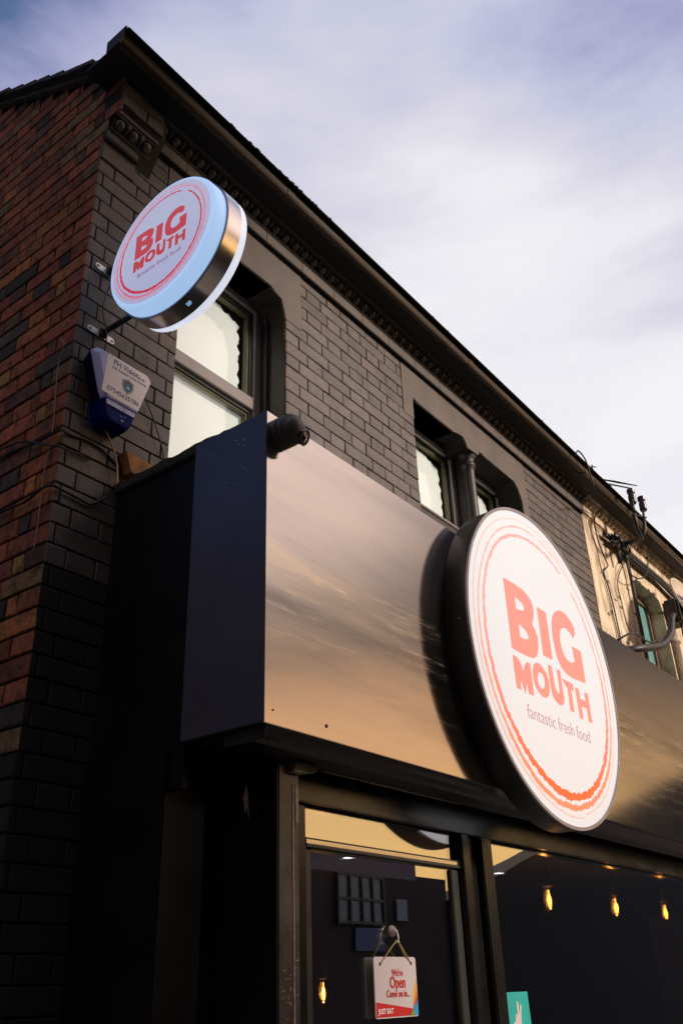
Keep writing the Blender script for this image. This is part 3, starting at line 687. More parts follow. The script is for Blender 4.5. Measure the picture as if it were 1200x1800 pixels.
def stroke(bm_, r0, a0, a1, w0, seed, wob=.006, jag=.005, rad_=1):
    """rough brush ring in unit-disc coordinates, r0 radius, a0..a1 degrees, w0(angle)->width; flat mesh at height 0"""
    rnd = random.Random(seed); n = int(abs(a1-a0)/1.6)
    ph = [rnd.uniform(0, 6.28) for _ in range(4)]
    prev = None
    for i in range(n+1):
        a = R(a0+(a1-a0)*i/n); wd = w0(math.degrees(a) % 360)
        r = r0+wob*(math.sin(2*a+ph[0])+.6*math.sin(5*a+ph[1]))
        ji, jo = rnd.uniform(-jag, jag)*min(1, wd/rad_*30), rnd.uniform(-jag, jag)*min(1, wd/rad_*30)
        wd = max(wd, .003*rad_)
        if wd < .0045*rad_ and rnd.random() < .2: prev = None; continue
        cur = [(r-wd/2+ji)*1.0, (r+wd/2+jo)*1.0, a]
        vs_ = [bm_.verts.new((cur[0]*math.cos(a), cur[0]*math.sin(a), 0)), bm_.verts.new((cur[1]*math.cos(a), cur[1]*math.sin(a), 0))]
        if prev: bm_.faces.new((prev[0], prev[1], vs_[1], vs_[0]))
        prev = vs_
def bump_w(c, lo, hi, spread):
    def f(a):
        d = abs((a-c+180) % 360-180); return lo+(hi-lo)*math.exp(-(d/spread)**2)
    return f
def solidify(bm_, h):
    r = bmesh.ops.extrude_face_region(bm_, geom=list(bm_.faces))
    bmesh.ops.translate(bm_, vec=(0, 0, h), verts=[v for v in r['geom'] if isinstance(v, bmesh.types.BMVert)])
def logo(parent, M4, rad, m_let, m_tag, m_ring, m_ring2, m_ring3, c1=262):
    for ch in 'BIGMOUTH':
        b = MB(); b.prism([(x_*rad, z_*rad) for x_, z_ in ART[ch]], 0, .0015, 'z', holes=[[(x_*rad, z_*rad) for x_, z_ in h] for h in HOLES.get(ch, [])])
        b.build('letter', m_let, parent, xf=M4)
    text_obj('tagline', 'fantastic fresh food', .118*rad, m_tag, parent, M4 @ Matrix.Translation((.015*rad, -.437*rad, 0)), extrude=.0006, offset=-.0016*rad, sx=.945)
    for (seed, mt, specs) in ((1, m_ring, [(.808, 62, 410, bump_w(c1, .021, .046, 75))]),
                              (2, m_ring2, [(.872, 88, 402, bump_w(c1, .011, .034, 75)), (.877, 5, 85, bump_w(60, .006, .010, 40))]),
                              (3, m_ring3, [(.925, 60, 280, bump_w(200, .006, .020, 60)), (.915, -78, 20, bump_w(300, .004, .010, 50)), (.905, 20, 80, bump_w(60, .005, .010, 40))])):
        b = MB()
        for i, (r0, a0, a1, wf) in enumerate(specs): stroke(b.b, r0*rad, a0, a1, lambda a, wf=wf: wf(a)*rad, seed*10+i, .005*rad, .0075*rad, rad)
        solidify(b.b, .0008)
        b.build('brush_ring', mt, parent, xf=M4)
def litmat(name, col, es, wash=0, zc=0, rad=1, rough=.25):
    """back-lit print; the tubes behind the upper half burn brighter (wash)"""
    M, T, P = newmat(name); P.inputs['Base Color'].default_value = (*[c*.34 for c in col], 1); P.inputs['Roughness'].default_value = rough
    t = T.nodes.new('ShaderNodeTexCoord'); s = T.nodes.new('ShaderNodeSeparateXYZ'); T.links.new(t.outputs['Object'], s.inputs[0])
    h = mth('MULTIPLY', mth('SUBTRACT', s.outputs[2], zc-rad, tree=T), 1/(2*rad), tree=T)
    c2 = tuple(c+(1-c)*wash for c in col)  # paler towards the top: glow painted into the print colour
    T.links.new(ramp(h, [(.12, col), (.62, c2)], T), P.inputs['Emission Color']); P.inputs['Emission Strength'].default_value = es
    return M

# ------------------------------------------------------------------ big round wall sign
big = thing('round_wall_sign', 'huge round lit sign with black rim, standing proud of the fascia board', 'sign')
CX, CZ, RR, DT = 2.066, 2.941, .735, .115
b = MB(); b.smooth = True
b.lathe([(RR-.012, YF-.0005), (RR-.004, YF-.002), (RR-.004, YF-DT+.010)], (CX, 0, CZ), 'y', 128); b.build('casing', mat('black_satin_casing', (.016, .014, .013), .42, var=.3, nscale=5, bump=.1), big)
b = MB(); b.smooth = False
b.lathe([(RR-.004, YF-DT+.010), (RR, YF-DT+.009), (RR, YF-DT), (RR-.014, YF-DT), (RR-.014, YF-DT+.006)], (CX, 0, CZ), 'y', 128); b.build('rim', M_rimgrey, big)
MB().lathe([(RR-.014, YF-DT+.005), (0, YF-DT+.005)], (CX, 0, CZ), 'y', 128).build('lit_face', litmat('lit_sign_face', (.81, .78, .785), .68, .55, CZ, RR), big)
sb_ = MB()
for a_ in (150, 205, 330): sb_.lathe([(0, YF-DT-.0012), (.004, YF-DT-.001), (.0045, YF-DT+.0005)], (CX+(RR-.007)*math.cos(R(a_)), 0, CZ+(RR-.007)*math.sin(R(a_))), 'y', 8)
sb_.build('rim_screw', M_steel, big)
MB().box(CX-RR*.99-.012, CX-RR*.985, YF-.075, YF-.0715, CZ+.0, CZ+.0015).build('seam', M_steel, big)
logo(big, face_matrix((CX, YF-DT+.0045, CZ), (1, 0, 0), (0, 0, 1)), RR,
     litmat('sign_salmon', (.95, .28, .21), .72, .12, CZ, RR), litmat('sign_mauve', (.66, .26, .36), .60, .1, CZ, RR),
     litmat('sign_coral', (1.0, .13, .035), .80, .48, CZ, RR), litmat('sign_coral_pale', (1.0, .28, .15), .70, .50, CZ, RR), litmat('sign_coral_faint', (.95, .60, .52), .62, .45, CZ, RR))

# ------------------------------------------------------------------ projecting blade sign
bl = thing('projecting_sign', 'round blue-lit projecting sign with brushed steel band, bracketed to the upper corner wall', 'sign')
YC, ZC, RB = -.424, 4.270, .306
X1, X3 = .041, .199
M_glow = mat('glowing_acrylic', (.55, .72, .95), .3, var=.02, emit=(.44, .66, 1.0), estr=.75)
M_glow2 = mat('glowing_acrylic_back', (.8, .85, .95), .3, var=.02, emit=(.80, .86, 1.0), estr=.75)
b = MB(); b.smooth = True
b.lathe([(0, X1+.001), (RB-.020, X1+.001), (RB-.008, X1+.006), (RB-.003, X1+.018), (RB-.002, X1+.062)], (0, YC, ZC), 'x', 96); b.build('acrylic_front', M_glow, bl)
MB().lathe([(RB-.024, X1), (0, X1)], (0, YC, ZC), 'x', 96).build('printed_face', litmat('lit_lavender', (.50, .52, .76), .72, .12, ZC, RB), bl)
b = MB()
b.lathe([(RB-.003, X1+.060), (RB+.006, X1+.060), (RB+.006, X1+.065)], (0, YC, ZC), 'x', 96); b.build('rim', mat('rim_slate', (.16, .17, .22), .35, metal=.5), bl)
b = MB(); b.smooth = True
b.lathe([(RB+.0055, X1+.065), (RB+.0055, X3-.02)], (0, YC, ZC), 'x', 96); b.build('steel_band', M_band, bl)
b = MB(); b.smooth = True
b.lathe([(RB+.003, X3-.02), (RB+.002, X3+.012), (RB-.008, X3+.020), (0, X3+.021)], (0, YC, ZC), 'x', 96); b.build('acrylic_back', M_glow2, bl)
red = litmat('sign_red', (.66, .05, .065), .66, .04, ZC, RB)
logo(bl, face_matrix((X1-.0005, YC, ZC), (0, -1, 0), (0, 0, 1)), RB-.020, red, litmat('sign_purple', (.32, .12, .32), .55, 0, ZC, RB),
     litmat('ring_red', (.66, .05, .08), .75, 0, ZC, RB), litmat('ring_rose', (.78, .20, .30), .72, 0, ZC, RB), litmat('ring_pink', (.78, .30, .44), .70, 0, ZC, RB), c1=255)
vt = MB()
for i in range(5):
    for j in range(3 if i < 4 else 2):
        a = R(-104+i*1.6); r = RB+.0065
        yy, zz_ = YC-r*math.cos(a)*-1*-1, ZC+r*math.sin(a)
        yy = YC+r*math.cos(R(-104-i*.9)); zz_ = ZC+r*math.sin(R(-104-i*.9))
        vt.box(X1+.090+j*.006, X1+.093+j*.006, yy-.0012, yy+.0012, zz_-.0006, zz_+.0004)
vt.build('vent', emat('vent_light', (.35, .65, 1), .8), bl)
for (zb, ye) in ((4.072, -.19), (4.412, -.15)):
    arm = MB().tube([(.117, -.004, zb), (.117, ye, zb)], .0125, 14)
    ao = arm.build('bracket_arm', mat('bracket_black_steel', (.03, .03, .032), .3, metal=.3), bl)
    pl = [(.062+.015*math.cos(R(t)), zb+.015*math.sin(R(t))) for t in range(90, 271, 30)]+[(.171+.015*math.cos(R(t)), zb+.015*math.sin(R(t))) for t in range(-90, 91, 30)]
    MB().prism(pl, -.006, -.0005).build('wall_plate', M_steel, ao)
    MB().box(.099, .135, -.03, -.006, zb-.019, zb+.019, .005).build('clamp', M_black, ao)
    sw = MB()
    for xx in (.060, .173): sw.lathe([(0, -.011), (.006, -.010), (.0065, -.0062)], (xx, 0, zb), 'y', 10)
    sw.build('screw', mat('dull_bolt', (.35, .34, .32), .4, metal=.6), ao)
cable('sign_wire', [(.117, -.145, 4.40), (.100, -.05, 4.30), (.092, -.03, 4.18), (.104, -.045, 4.09), (.112, -.05, 4.03), (.118, -.04, 3.975), (.125, -.03, 3.95)], .0032, M_cable, 'thin black wire running from the projecting sign down to the alarm box')

# ------------------------------------------------------------------ alarm box
al = thing('alarm_box', 'blue and white burglar alarm box with phone number sticker on the corner wall', 'alarm box')
cx = .185
def ring(pts): return pts
back = [(cx-.135, 3.935), (cx-.105, 3.965), (cx+.12, 3.965), (cx+.145, 3.935), (cx+.105, 3.76), (cx+.075, 3.655), (cx-.055, 3.655), (cx-.085, 3.76)]
mid = [(cx-.165, 3.905), (cx-.13, 3.935), (cx+.13, 3.935), (cx+.155, 3.905), (cx+.098, 3.72), (cx+.06, 3.625), (cx-.06, 3.625), (cx-.10, 3.72)]
def loft(polys, close=True):
    b = MB(); rings = [[b.b.verts.new((x_, y_, z_)) for x_, z_ in p] for y_, p in polys]; n = len(rings[0])
    for A, B_ in zip(rings, rings[1:]):
        for k in range(n): b.b.faces.new((A[k], A[(k+1) % n], B_[(k+1) % n], B_[k]))
    if close: b.b.faces.new(rings[-1]); b.b.faces.new(rings[0][::-1])
    bmesh.ops.bevel(b.b, geom=list(b.b.edges), offset=.003, segments=2, affect='EDGES', clamp_overlap=True)
    return b

f0 = [(cx-.155, 3.905), (cx-.125, 3.935), (cx+.128, 3.935), (cx+.152, 3.905), (cx+.098, 3.735), (cx+.090, 3.712), (cx-.085, 3.712), (cx-.095, 3.735)]
f1 = [(cx-.130, 3.893), (cx-.112, 3.915), (cx+.116, 3.915), (cx+.134, 3.893), (cx+.086, 3.735), (cx+.078, 3.715), (cx-.070, 3.715), (cx-.080, 3.735)]
bk = [(cx+(a-cx)*.86, 3.83+(b_-3.83)*.90) for a, b_ in f0]
loft([(0.0, bk), (-.066, f0), (-.069, f0)]).build('back_plate', M_navy, al)
loft([(-.0695, f0), (-.074, f0), (-.100, f1)]).build('front_cover', M_lav, al)
g0 = [(cx-.085, 3.711), (cx+.090, 3.711), (cx+.066, 3.640), (cx+.045, 3.615), (cx-.045, 3.615), (cx-.066, 3.640)]
g1 = [(cx-.075, 3.711), (cx+.079, 3.711), (cx+.060, 3.650), (cx+.040, 3.628), (cx-.040, 3.628), (cx-.060, 3.650)]
loft([(0, [(a, b_) for a, b_ in g0]), (-.070, g0), (-.088, g1)]).build('blue_lens', M_blue, al)
hl = MB()  # glints on the lens painted as small flat blue dots
for (hx_, hz_, hr) in ((cx+.012, 3.668, .0045), (cx+.018, 3.650, .007), (cx+.030, 3.672, .004)):
    hl.prism([(hx_+hr*math.cos(R(t)), hz_+hr*.8*math.sin(R(t))) for t in range(0, 360, 45)], -.0886, -.0878)
hl.build('lens_highlight', mat('painted_blue_highlight', (.02, .06, .80), .3), al)
lb = MB().prism([(cx-.066, 3.6895), (cx+.070, 3.6895), (cx+.077, 3.714), (cx-.069, 3.714)], -.0925, -.088); lb.build('lower_cover', M_lav, al)
MB().box(cx-.004+.02, cx-.003+.02, -.0932, -.0926, 3.691, 3.713).box(cx+.004+.02, cx+.005+.02, -.0932, -.0926, 3.691, 3.713).build('cover_groove', M_navy, al)
st = MB().prism([(cx-.093, 3.905), (cx-.085, 3.9145), (cx+.110, 3.9145), (cx+.124, 3.903), (cx+.128, 3.890), (cx+.085, 3.737), (cx+.078, 3.722), (cx-.02, 3.722), (cx-.103, 3.728), (cx-.098, 3.80)], -.1018, -.1005); st.build('sticker', M_sticker, al)
MF = lambda x_, z_: face_matrix((x_, -.1022, z_), (1, 0, 0), (0, 0, 1))
text_obj('lettering', 'PH Vision', .037, M_ink, al, MF(cx-.062, 3.876), .0004, .0003, 'LEFT', .88)
text_obj('lettering', '.co.uk', .021, M_ink, al, MF(cx+.062, 3.876), .0004, 0, 'LEFT', .75)
text_obj('lettering', 'your Security Is Our Priority', .0165, M_ink, al, MF(cx+.022, 3.856), .0004, 0, 'CENTER', .92)
text_obj('lettering', '07545625786', .030, M_ink, al, MF(cx+.0, 3.744), .0004, .0001, 'CENTER', .98)
sh = [(0, .038), (.013, .031), (.028, .027), (.028, 0), (.020, -.018), (0, -.034), (-.020, -.018), (-.028, 0), (-.028, .027), (-.013, .031)]
SX, SZ = cx+.018, 3.806
MB().prism([(SX+a, SZ+b_) for a, b_ in sh], -.1030, -.1022).build('shield', M_inkbrown, al)
MB().prism([(SX+a*.92, SZ+b_*.92) for a, b_ in sh], -.1034, -.10305, holes=[[(SX+a*.80, SZ+b_*.80) for a, b_ in sh]]).build('shield_line', M_cyan, al)
pk = MB().box(SX-.009, SX+.009, -.1040, -.1034, SZ-.013, SZ+.003); pk.tube([(SX+.006*math.cos(R(t)), -.1037, SZ+.004+.009*math.sin(R(t))) for t in range(0, 181, 30)], .0013, 5); pk.build('padlock', M_cyan, al)
cable('alarm_cable', [(.156, -.03, 3.645), (.186, -.03, 3.599), (.22, -.03, 3.55), (.245, -.03, 3.483), (.254, -.03, 3.402)], .0042, M_cabletan, 'tan cable hanging from the alarm box down to the fascia top', cat='cable')
cable('alarm_wire', [(.30, -.02, 3.93), (.33, -.02, 3.90), (.359, -.02, 3.870), (.384, -.02, 3.841), (.425, -.02, 3.776), (.459, -.02, 3.707), (.485, -.02, 3.632), (.487, -.02, 3.56)], .0030, M_cable, 'thin black wire slanting from the alarm box down to the sill of the first window')
tw = MB().prism([(.268, 3.560), (.395, 3.552), (.400, 3.500), (.330, 3.470), (.300, 3.475)], -.05, -.003); o = tw.build('timber_block', M_rust, None); tag(o, 'rusty orange splintered block wedged above the fascia return beside the tan cable', 'timber block')

# ------------------------------------------------------------------ security camera
cv = thing('security_camera', 'black dome security camera on the top corner of the fascia board', 'camera')
b = MB(); b.smooth = True
b.lathe([(.056, YF), (.057, YF-.012), (.0545, YF-.015), (.0565, YF-.018), (.0565, YF-.034), (.0545, YF-.037)], (.338, 0, 3.352), 'y', 40); b.build('base', M_camera, cv)
b = MB(); b.smooth = True
b.lathe([(.0545, YF-.037), (.056, YF-.045), (.052, YF-.062), (.043, YF-.075), (.028, YF-.085), (.012, YF-.089), (0, YF-.090)], (.338, 0, 3.352), 'y', 40); b.build('dome', M_camera, cv)
xfm = Matrix.Translation((.358, YF-.058, 3.330)) @ Vector((.30, -.75, -.42)).to_track_quat('Z', 'Y').to_matrix().to_4x4()
b = MB(); b.smooth = True
b.lathe([(.027, .006), (.027, .026), (.023, .028), (.0, .030)], (0, 0, 0), 'z', 24); b.build('lens', M_lens, cv, xf=xfm)
b = MB(); b.smooth = True
b.lathe([(.027, .024), (.030, .028), (.0265, .031), (.024, .028)], (0, 0, 0), 'z', 24); b.build('lens_ring', M_seal, cv, xf=xfm)

# ------------------------------------------------------------------ open sign, hook, sticker
op = thing('open_sign', 'white and red open sign hanging on the inside of the door glass', 'sign')
x0, x1, z0, z1 = 1.083, 1.335, 1.563, 1.745
ys = YG-.004
MB().prism([(x0+.006, z0), (x1-.006, z0), (x1, z0+.006), (x1, z1-.008), (x1-.008, z1), (x0+.008, z1), (x0, z1-.008), (x0, z0+.006)], ys-.004, ys, holes=[]).build('board', M_white, op)
def lay2(name, pts, mt, lvl): MB().prism([(x0+(x1-x0)*a, z0+(z1-z0)*b_) for a, b_ in pts], ys-.0044-lvl*.0003, ys-.0041-lvl*.0003+.0002).build(name, mt, op)
lay2('print_red', [(.01, .02), (.84, .02), (.86, .135), (.01, .265)], M_red, 0)
lay2('print_yellow', [(.90, .40), (.99, .62), (.99, .45), (.875, .14)], M_yellow, 1)
lay2('print_orange', [(.875, .14), (.985, .48), (.99, .30)], M_orange, 2)
lay2('print_scarlet', [(.875, .14), (.99, .36), (.99, .28)], M_red, 3)
lay2('print_blue', [(.87, .13), (.99, .28), (.99, .02), (.91, .02)], M_cardblue, 4)
lay2('print_green', [(.79, .02), (.865, .13), (.905, .02)], M_green, 5)
MS = lambda a, b_: face_matrix((x0+(x1-x0)*a, ys-.0052, z0+(z1-z0)*b_), (1, 0, 0), (0, 0, 1))
text_obj('lettering', "We're", .030, M_red, op, MS(.53, .68), .0004, .0004, sx=.85)
text_obj('lettering', 'Open', .049, M_red, op, MS(.53, .485), .0004, .0008, sx=.85)
text_obj('lettering', 'Come on in...', .030, M_red, op, MS(.53, .335), .0004, .0004, sx=.85)
text_obj('lettering', 'JUST EAT', .021, M_sticker, op, MS(.225, .075), .0004, .0004, sx=1.0)
e = MB(); e.lathe([(0, ys-.0052), (.006, ys-.0052), (.006, ys-.004)], (x0+.035, 0, z1-.022), 'y', 10); e.lathe([(0, ys-.0052), (.006, ys-.0052), (.006, ys-.004)], (x1-.030, 0, z1-.020), 'y', 10); e.build('eyelet', M_black, op)
hx, hz = 1.211, 1.814
c_ = MB().tube([(x0+.035, ys-.005, z1-.022), (hx-.004, ys-.016, hz-.018)], .0018, 5); c_.tube([(x1-.030, ys-.005, z1-.020), (hx+.004, ys-.016, hz-.018)], .0018, 5); c_.tube([(x1-.060, ys-.005, z1-.004), (hx+.004, ys-.014, hz-.020)], .0014, 5)
c_.build('string', mat('olive_string', (.42, .33, .10), .7), op)
hk = thing('suction_hook', 'clear suction hook stuck to the door glass above the open sign', 'hook')
b = MB(); b.smooth = True
b.lathe([(.019, ys+.006), (.017, ys-.002), (.009, ys-.010), (.005, ys-.016), (0, ys-.017)], (hx, 0, hz+.012), 'y', 20); b.build('cup', mat('clear_plastic', (.35, .30, .30), .12, coat=1, var=.3, nscale=40), hk)
MB().tube([(hx, ys-.016, hz+.012), (hx, ys-.022, hz-.012), (hx, ys-.012, hz-.028), (hx, ys-.024, hz-.022)], .003, 6).build('hook', M_steel, hk)
tk = thing('window_sticker', 'teal sticker with a white hand-like mark low in the large pane', 'sticker')
MB().prism([(1.956, 1.40), (2.177, 1.40), (2.168, 1.621), (1.949, 1.621)], YG-.002, YG+.004).build('card', M_tealcard, tk)
kp = [(.50, -.30), (.62, -.30), (.60, .02), (.66, .30), (.60, .34), (.56, .12), (.54, .40), (.48, .38), (.49, .10), (.44, .16), (.40, .10), (.38, .0), (.30, -.05), (.32, -.12), (.42, -.10)]
MB().prism([(1.956+.22*a, 1.52+.17*b_) for a, b_ in kp], YG-.0032, YG-.0022).build('mark', M_white, tk)

# ------------------------------------------------------------------ cables on the corner
cable('side_wire', [(-.012, .09, 4.024), (-.02, .053, 3.984), (-.02, .037, 3.956), (-.014, .056, 3.923), (-.012, .069, 3.878), (-.012, .062, 3.763), (-.012, .05, 3.65), (-.012, .043, 3.543), (-.012, .049, 3.469), (-.012, .059, 3.349), (-.012, .049, 3.156), (-.012, .054, 3.04)], .0022, M_wirepale, 'thin pale wire hooked and hanging down the red brick side wall', cat='wire')
cable('wall_cable', [(-.012, 1.2, 3.72), (-.014, .8, 3.63), (-.014, .374, 3.565), (-.014, .297, 3.563), (-.014, .144, 3.537), (-.016, .0, 3.529), (-.007, -.014, 3.532), (.039, -.008, 3.535), (.105, -.008, 3.545), (.188, -.008, 3.538), (.27, -.008, 3.50)], .0055, M_cable, 'black cable rounding the brick corner just above a crossing second cable')
cable('wall_cable', [(-.014, 1.2, 3.70), (-.02, .60, 3.63), (-.018, .384, 3.604), (-.02, .226, 3.576), (-.022, .08, 3.50), (-.022, -.015, 3.455), (-.002, -.016, 3.458), (.074, -.008, 3.469), (.128, -.008, 3.466)], .0045, M_cable, 'grey black cable sloping down across the side wall under the sagging crossing point')
cable('wall_cable', [(-.014, 1.0, 3.33), (-.016, .304, 3.29), (-.014, .158, 3.282), (-.016, .091, 3.291), (-.018, .042, 3.299), (-.018, -.01, 3.290), (-.008, -.018, 3.288), (.027, -.012, 3.290), (.098, -.010, 3.287), (.151, -.010, 3.284), (.188, -.010, 3.309), (.215, -.010, 3.339)], .0055, M_cable, 'lowest black cable bending round the corner under the fascia top and curling up')

# ================================================================== cream neighbour
nb = thing('cream_building', 'cream painted neighbouring building with peeling paint beyond the black front', 'building')
CO = [(6.36, 3.3), (7.16, 3.3), (7.16, 4.95), (7.10, 5.05), (6.95, 5.08), (6.5, 5.08), (6.42, 5.05), (6.36, 4.98)]
MB().prism([(XE+.001, 2.43), (7.02, 2.43), (7.02, 0), (13, 0), (13, 5.345), (XE+.001, 5.345)], -.004, .30, holes=[CO]).build('wall', M_cream, nb)
x = XE+.001; bd = MB()
bd.box(x, 13, -.034, .05, 5.350, 5.420, .003); bd.build('string_course', M_cream, nb)
cornice(XE+.002, 11.5, parent=nb, mt=M_cream)
t_ = MB(); t_.strip([(-.078, 5.480), (-.084, 5.480), (-.084, 5.496), (-.100, 5.498), (-.102, 5.53)], XE+.002, 13); t_.strip([(.0, 5.33), (-.012, 5.335), (-.014, 5.345), (0, 5.352)], XE+.002, 13); t_.build('cornice_fillet', M_cream, nb)
wf = MB().box(6.36, 6.43, .13, .20, 3.3, 5.07, .004).box(7.09, 7.16, .13, .20, 3.3, 5.07, .004).box(6.43, 7.09, .13, .20, 5.00, 5.07, .004).box(6.43, 7.09, .13, .20, 4.15, 4.20, .004)
wfo = wf.build('window', M_wood, nb)
MB().box(6.62, 7.09, .155, .20, 4.20, 5.0, .003).build('sash', M_teal, wfo)
MB().box(6.43, 7.09, .21, .215, 3.3, 5.0).build('glass', mat('dusty_pane', (.05, .07, .08), .1), wfo)
cj = MB(); cj.smooth = True
cj.lathe([(.085, 3.3), (.083, 4.62), (.10, 4.63), (.10, 4.65), (.083, 4.66), (.082, 4.80), (.10, 4.81), (.10, 4.83), (.09, 4.85), (.12, 4.95)], (7.27, .02, 0), 'z', 20); cj.build('window_column', mat('dirty_stone', (.30, .24, .18), .85, var=.4, nscale=9, bump=.8), nb)
sp_ = MB(); rn = random.Random(4)
for i in range(26):
    cx_, cz_ = rn.choice([(rn.uniform(6.36, 7.1), 5.09), (rn.uniform(5.5, 6.3), rn.uniform(4.2, 5.2)), (rn.uniform(5.6, 6.2), 5.30)])
    n = 7; pts = [(cx_+rn.uniform(.012, .05)*math.cos(6.283*k/n), cz_+rn.uniform(.006, .022)*math.sin(6.283*k/n)) for k in range(n)]
    sp_.prism(pts, -.0062-.0002*(i % 5), -.0046)
sp_.build('bare_patch', mat('bare_brown_render', (.20, .13, .085), .9, var=.4, nscale=30), nb)
# cables and bracketry on the neighbour
g_ = 'telephone cables on the cream wall'
cable('telephone_cable', [(4.62, -.30, 5.50), (4.66, -.31, 5.56), (4.76, -.31, 5.56), (4.83, -.31, 5.50), (4.90, -.30, 5.30), (5.15, -.16, 5.36), (5.50, -.12, 5.42), (5.50, -.05, 5.33), (5.568, -.03, 5.126), (5.679, -.03, 4.966), (5.677, -.03, 4.932), (5.545, -.03, 4.831), (5.596, -.03, 4.716), (5.649, -.03, 4.437), (5.66, -.03, 4.10)], .0065, M_cable, 'black cable looped over the gutter edge, then kinking down the cream wall', g_)
cable('telephone_cable', [(5.43, -.02, 5.30), (5.446, -.02, 5.194), (5.511, -.02, 5.048), (5.532, -.02, 4.86), (5.6, -.02, 4.609), (5.65, -.02, 4.20)], .004, M_cable, 'thin cable running straight down the cream wall beside the black building', g_)
cable('telephone_cable', [(6.45, -.03, 5.392), (6.208, -.03, 5.181), (5.945, -.03, 4.944), (5.853, -.03, 4.8), (5.871, -.03, 4.638), (5.889, -.03, 4.453), (5.95, -.03, 4.38)], .0055, M_cable, 'black cable dropping diagonally from the cable knot to mid cream wall', g_)
cable('telephone_cable', [(6.15, -.05, 5.30), (6.205, -.05, 5.087), (6.209, -.05, 4.794), (6.207, -.05, 4.511), (6.205, -.05, 4.237), (6.22, -.05, 3.9)], .017, M_cable, 'thickest upright black cable left of the teal window', g_)
cable('telephone_cable', [(6.35, -.1, 5.424), (6.12, -.1, 5.188), (5.95, -.12, 4.985), (6.054, -.12, 4.937), (6.277, -.12, 4.988), (6.52, -.1, 5.117), (6.674, -.1, 5.293), (6.70, -.12, 5.44), (6.60, -.2, 5.48)], .0065, M_cable, 'black cable hanging in a round loop above the teal window', g_)
for i, (dz, rr_, lab) in enumerate(((0, .022, 'fat top cable of the bundle running along under the cream cornice'), (-.035, .018, 'lower cable of the bundle running along under the cream cornice'), (.030, .012, 'thin upper cable of the bundle running along under the cream cornice'))):
    cable('telephone_cable', [(5.70, -.05, 5.265+dz*.4), (5.93, -.06, 5.275+dz*.6), (6.17, -.06, 5.262+dz), (6.64, -.06, 5.258+dz), (7.12, -.06, 5.262+dz), (7.6, -.06, 5.22+dz), (9, -.05, 5.18+dz)], rr_, M_cable, lab, g_)
kn = MB(); rn = random.Random(6)
for i in range(9):
    p = [(5.78+rn.uniform(-.05, .40), -.08+rn.uniform(-.05, .03), 5.25+rn.uniform(-.06, .06)) for _ in range(5)]
    kn.tube(smoothpath(p, 3), rn.uniform(.006, .014), 5)
kn.tube([(5.95, -.07, 5.28), (5.91, -.07, 5.15), (5.93, -.07, 5.04)], .022, 7)
o = kn.build('cable_splice', M_cable, None); tag(o, 'knotted black splice where the telephone cables meet under the cream cornice', 'cable splice')
ib = thing('insulator_bracket', 'iron bracket at the gutter carrying two black telephone insulators', 'bracket')
MB().tube([(5.60, -.38, 5.32), (5.66, -.36, 5.22), (5.85, -.33, 5.18), (6.0, -.22, 5.25), (6.1, -.05, 5.30)], .020, 8).tube([(5.88, -.38, 5.40), (5.90, -.36, 5.28), (5.85, -.33, 5.18)], .018, 8).tube([(5.60, -.38, 5.34), (5.62, -.38, 5.44)], .012, 8).tube([(5.88, -.38, 5.37), (5.90, -.38, 5.47)], .012, 8).tube([(5.56, -.40, 5.44), (5.72, -.36, 5.36), (5.95, -.38, 5.42)], .009, 6).build('bracket', M_black, ib)
for (xx, zz_) in ((5.645, 5.435), (5.925, 5.475)):
    b = MB(); b.smooth = False
    b.lathe([(0, zz_), (.026, zz_+.002), (.033, zz_+.015), (.033, zz_+.085), (.028, zz_+.090), (.026, zz_+.105), (.035, zz_+.112), (.036, zz_+.145), (.030, zz_+.153), (0, zz_+.155)], (xx, -.38, 0), 'z', 20)
    b.build('insulator', mat('glazed_insulator', (.022, .020, .035), .3), ib)
# satellite dish
ds = thing('satellite_dish', 'cream satellite dish with lettering on a curved black arm beyond the board', 'satellite dish')
dn = Vector((-.10, -1, .30)).normalized(); dc = Vector((6.50, -.47, 4.66))
dm = Matrix.Translation(dc) @ dn.to_track_quat('Z', 'Y').to_matrix().to_4x4()
b = MB(); b.smooth = True; rd = .33
b.lathe([(0, -.045), (.12, -.040), (.22, -.025), (rd-.02, -.004), (rd-.012, .006), (rd, .006), (rd+.004, -.004), (rd-.01, -.014), (.2, -.035), (.1, -.052), (0, -.056)], (0, 0, 0), 'z', 48)
b.build('reflector', mat('dish_cream', (.58, .47, .36), .5, var=.12, nscale=4), ds, xf=dm)
# text laid on the dish, upright in the world
xd = Vector((1, 0, 0)); xd = (xd-dn*xd.dot(dn)).normalized(); ud = dn.cross(xd)
def dtext(s, sz, u, v, al='CENTER'): 
    return text_obj('lettering', s, sz, M_inkbrown, ds, face_matrix(dc-dn*.022+xd*u+ud*v, xd, ud), .002, .0005, al)
dtext('CABO', .085, -.25, .07, 'LEFT'); dtext('DIGITAL', .042, -.25, .01, 'LEFT'); dtext('Terres', .05, -.20, -.07, 'LEFT')
MB().tube(smoothpath([(5.05, -.05, 3.90), (5.15, -.30, 3.95), (5.442, -.34, 4.03), (5.725, -.36, 4.13), (5.93, -.38, 4.28), (6.05, -.38, 4.45), (6.22, -.38, 4.56)]), .032, 10).build('arm', M_black, ds)
MB().box(6.12, 6.34, -.44, -.30, 4.44, 4.66, .02).build('mount', M_black, ds)
MB().tube(smoothpath([(5.08, -.2, 4.03), (5.2, -.3, 4.10), (5.42, -.34, 4.07), (5.8, -.36, 4.22), (6.1, -.36, 4.40)]), .008, 6).tube(smoothpath([(6.25, -.40, 4.50), (6.16, -.42, 4.15), (6.35, -.44, 3.95), (6.6, -.44, 4.0)]), .008, 6).build('lead', M_cable, ds)
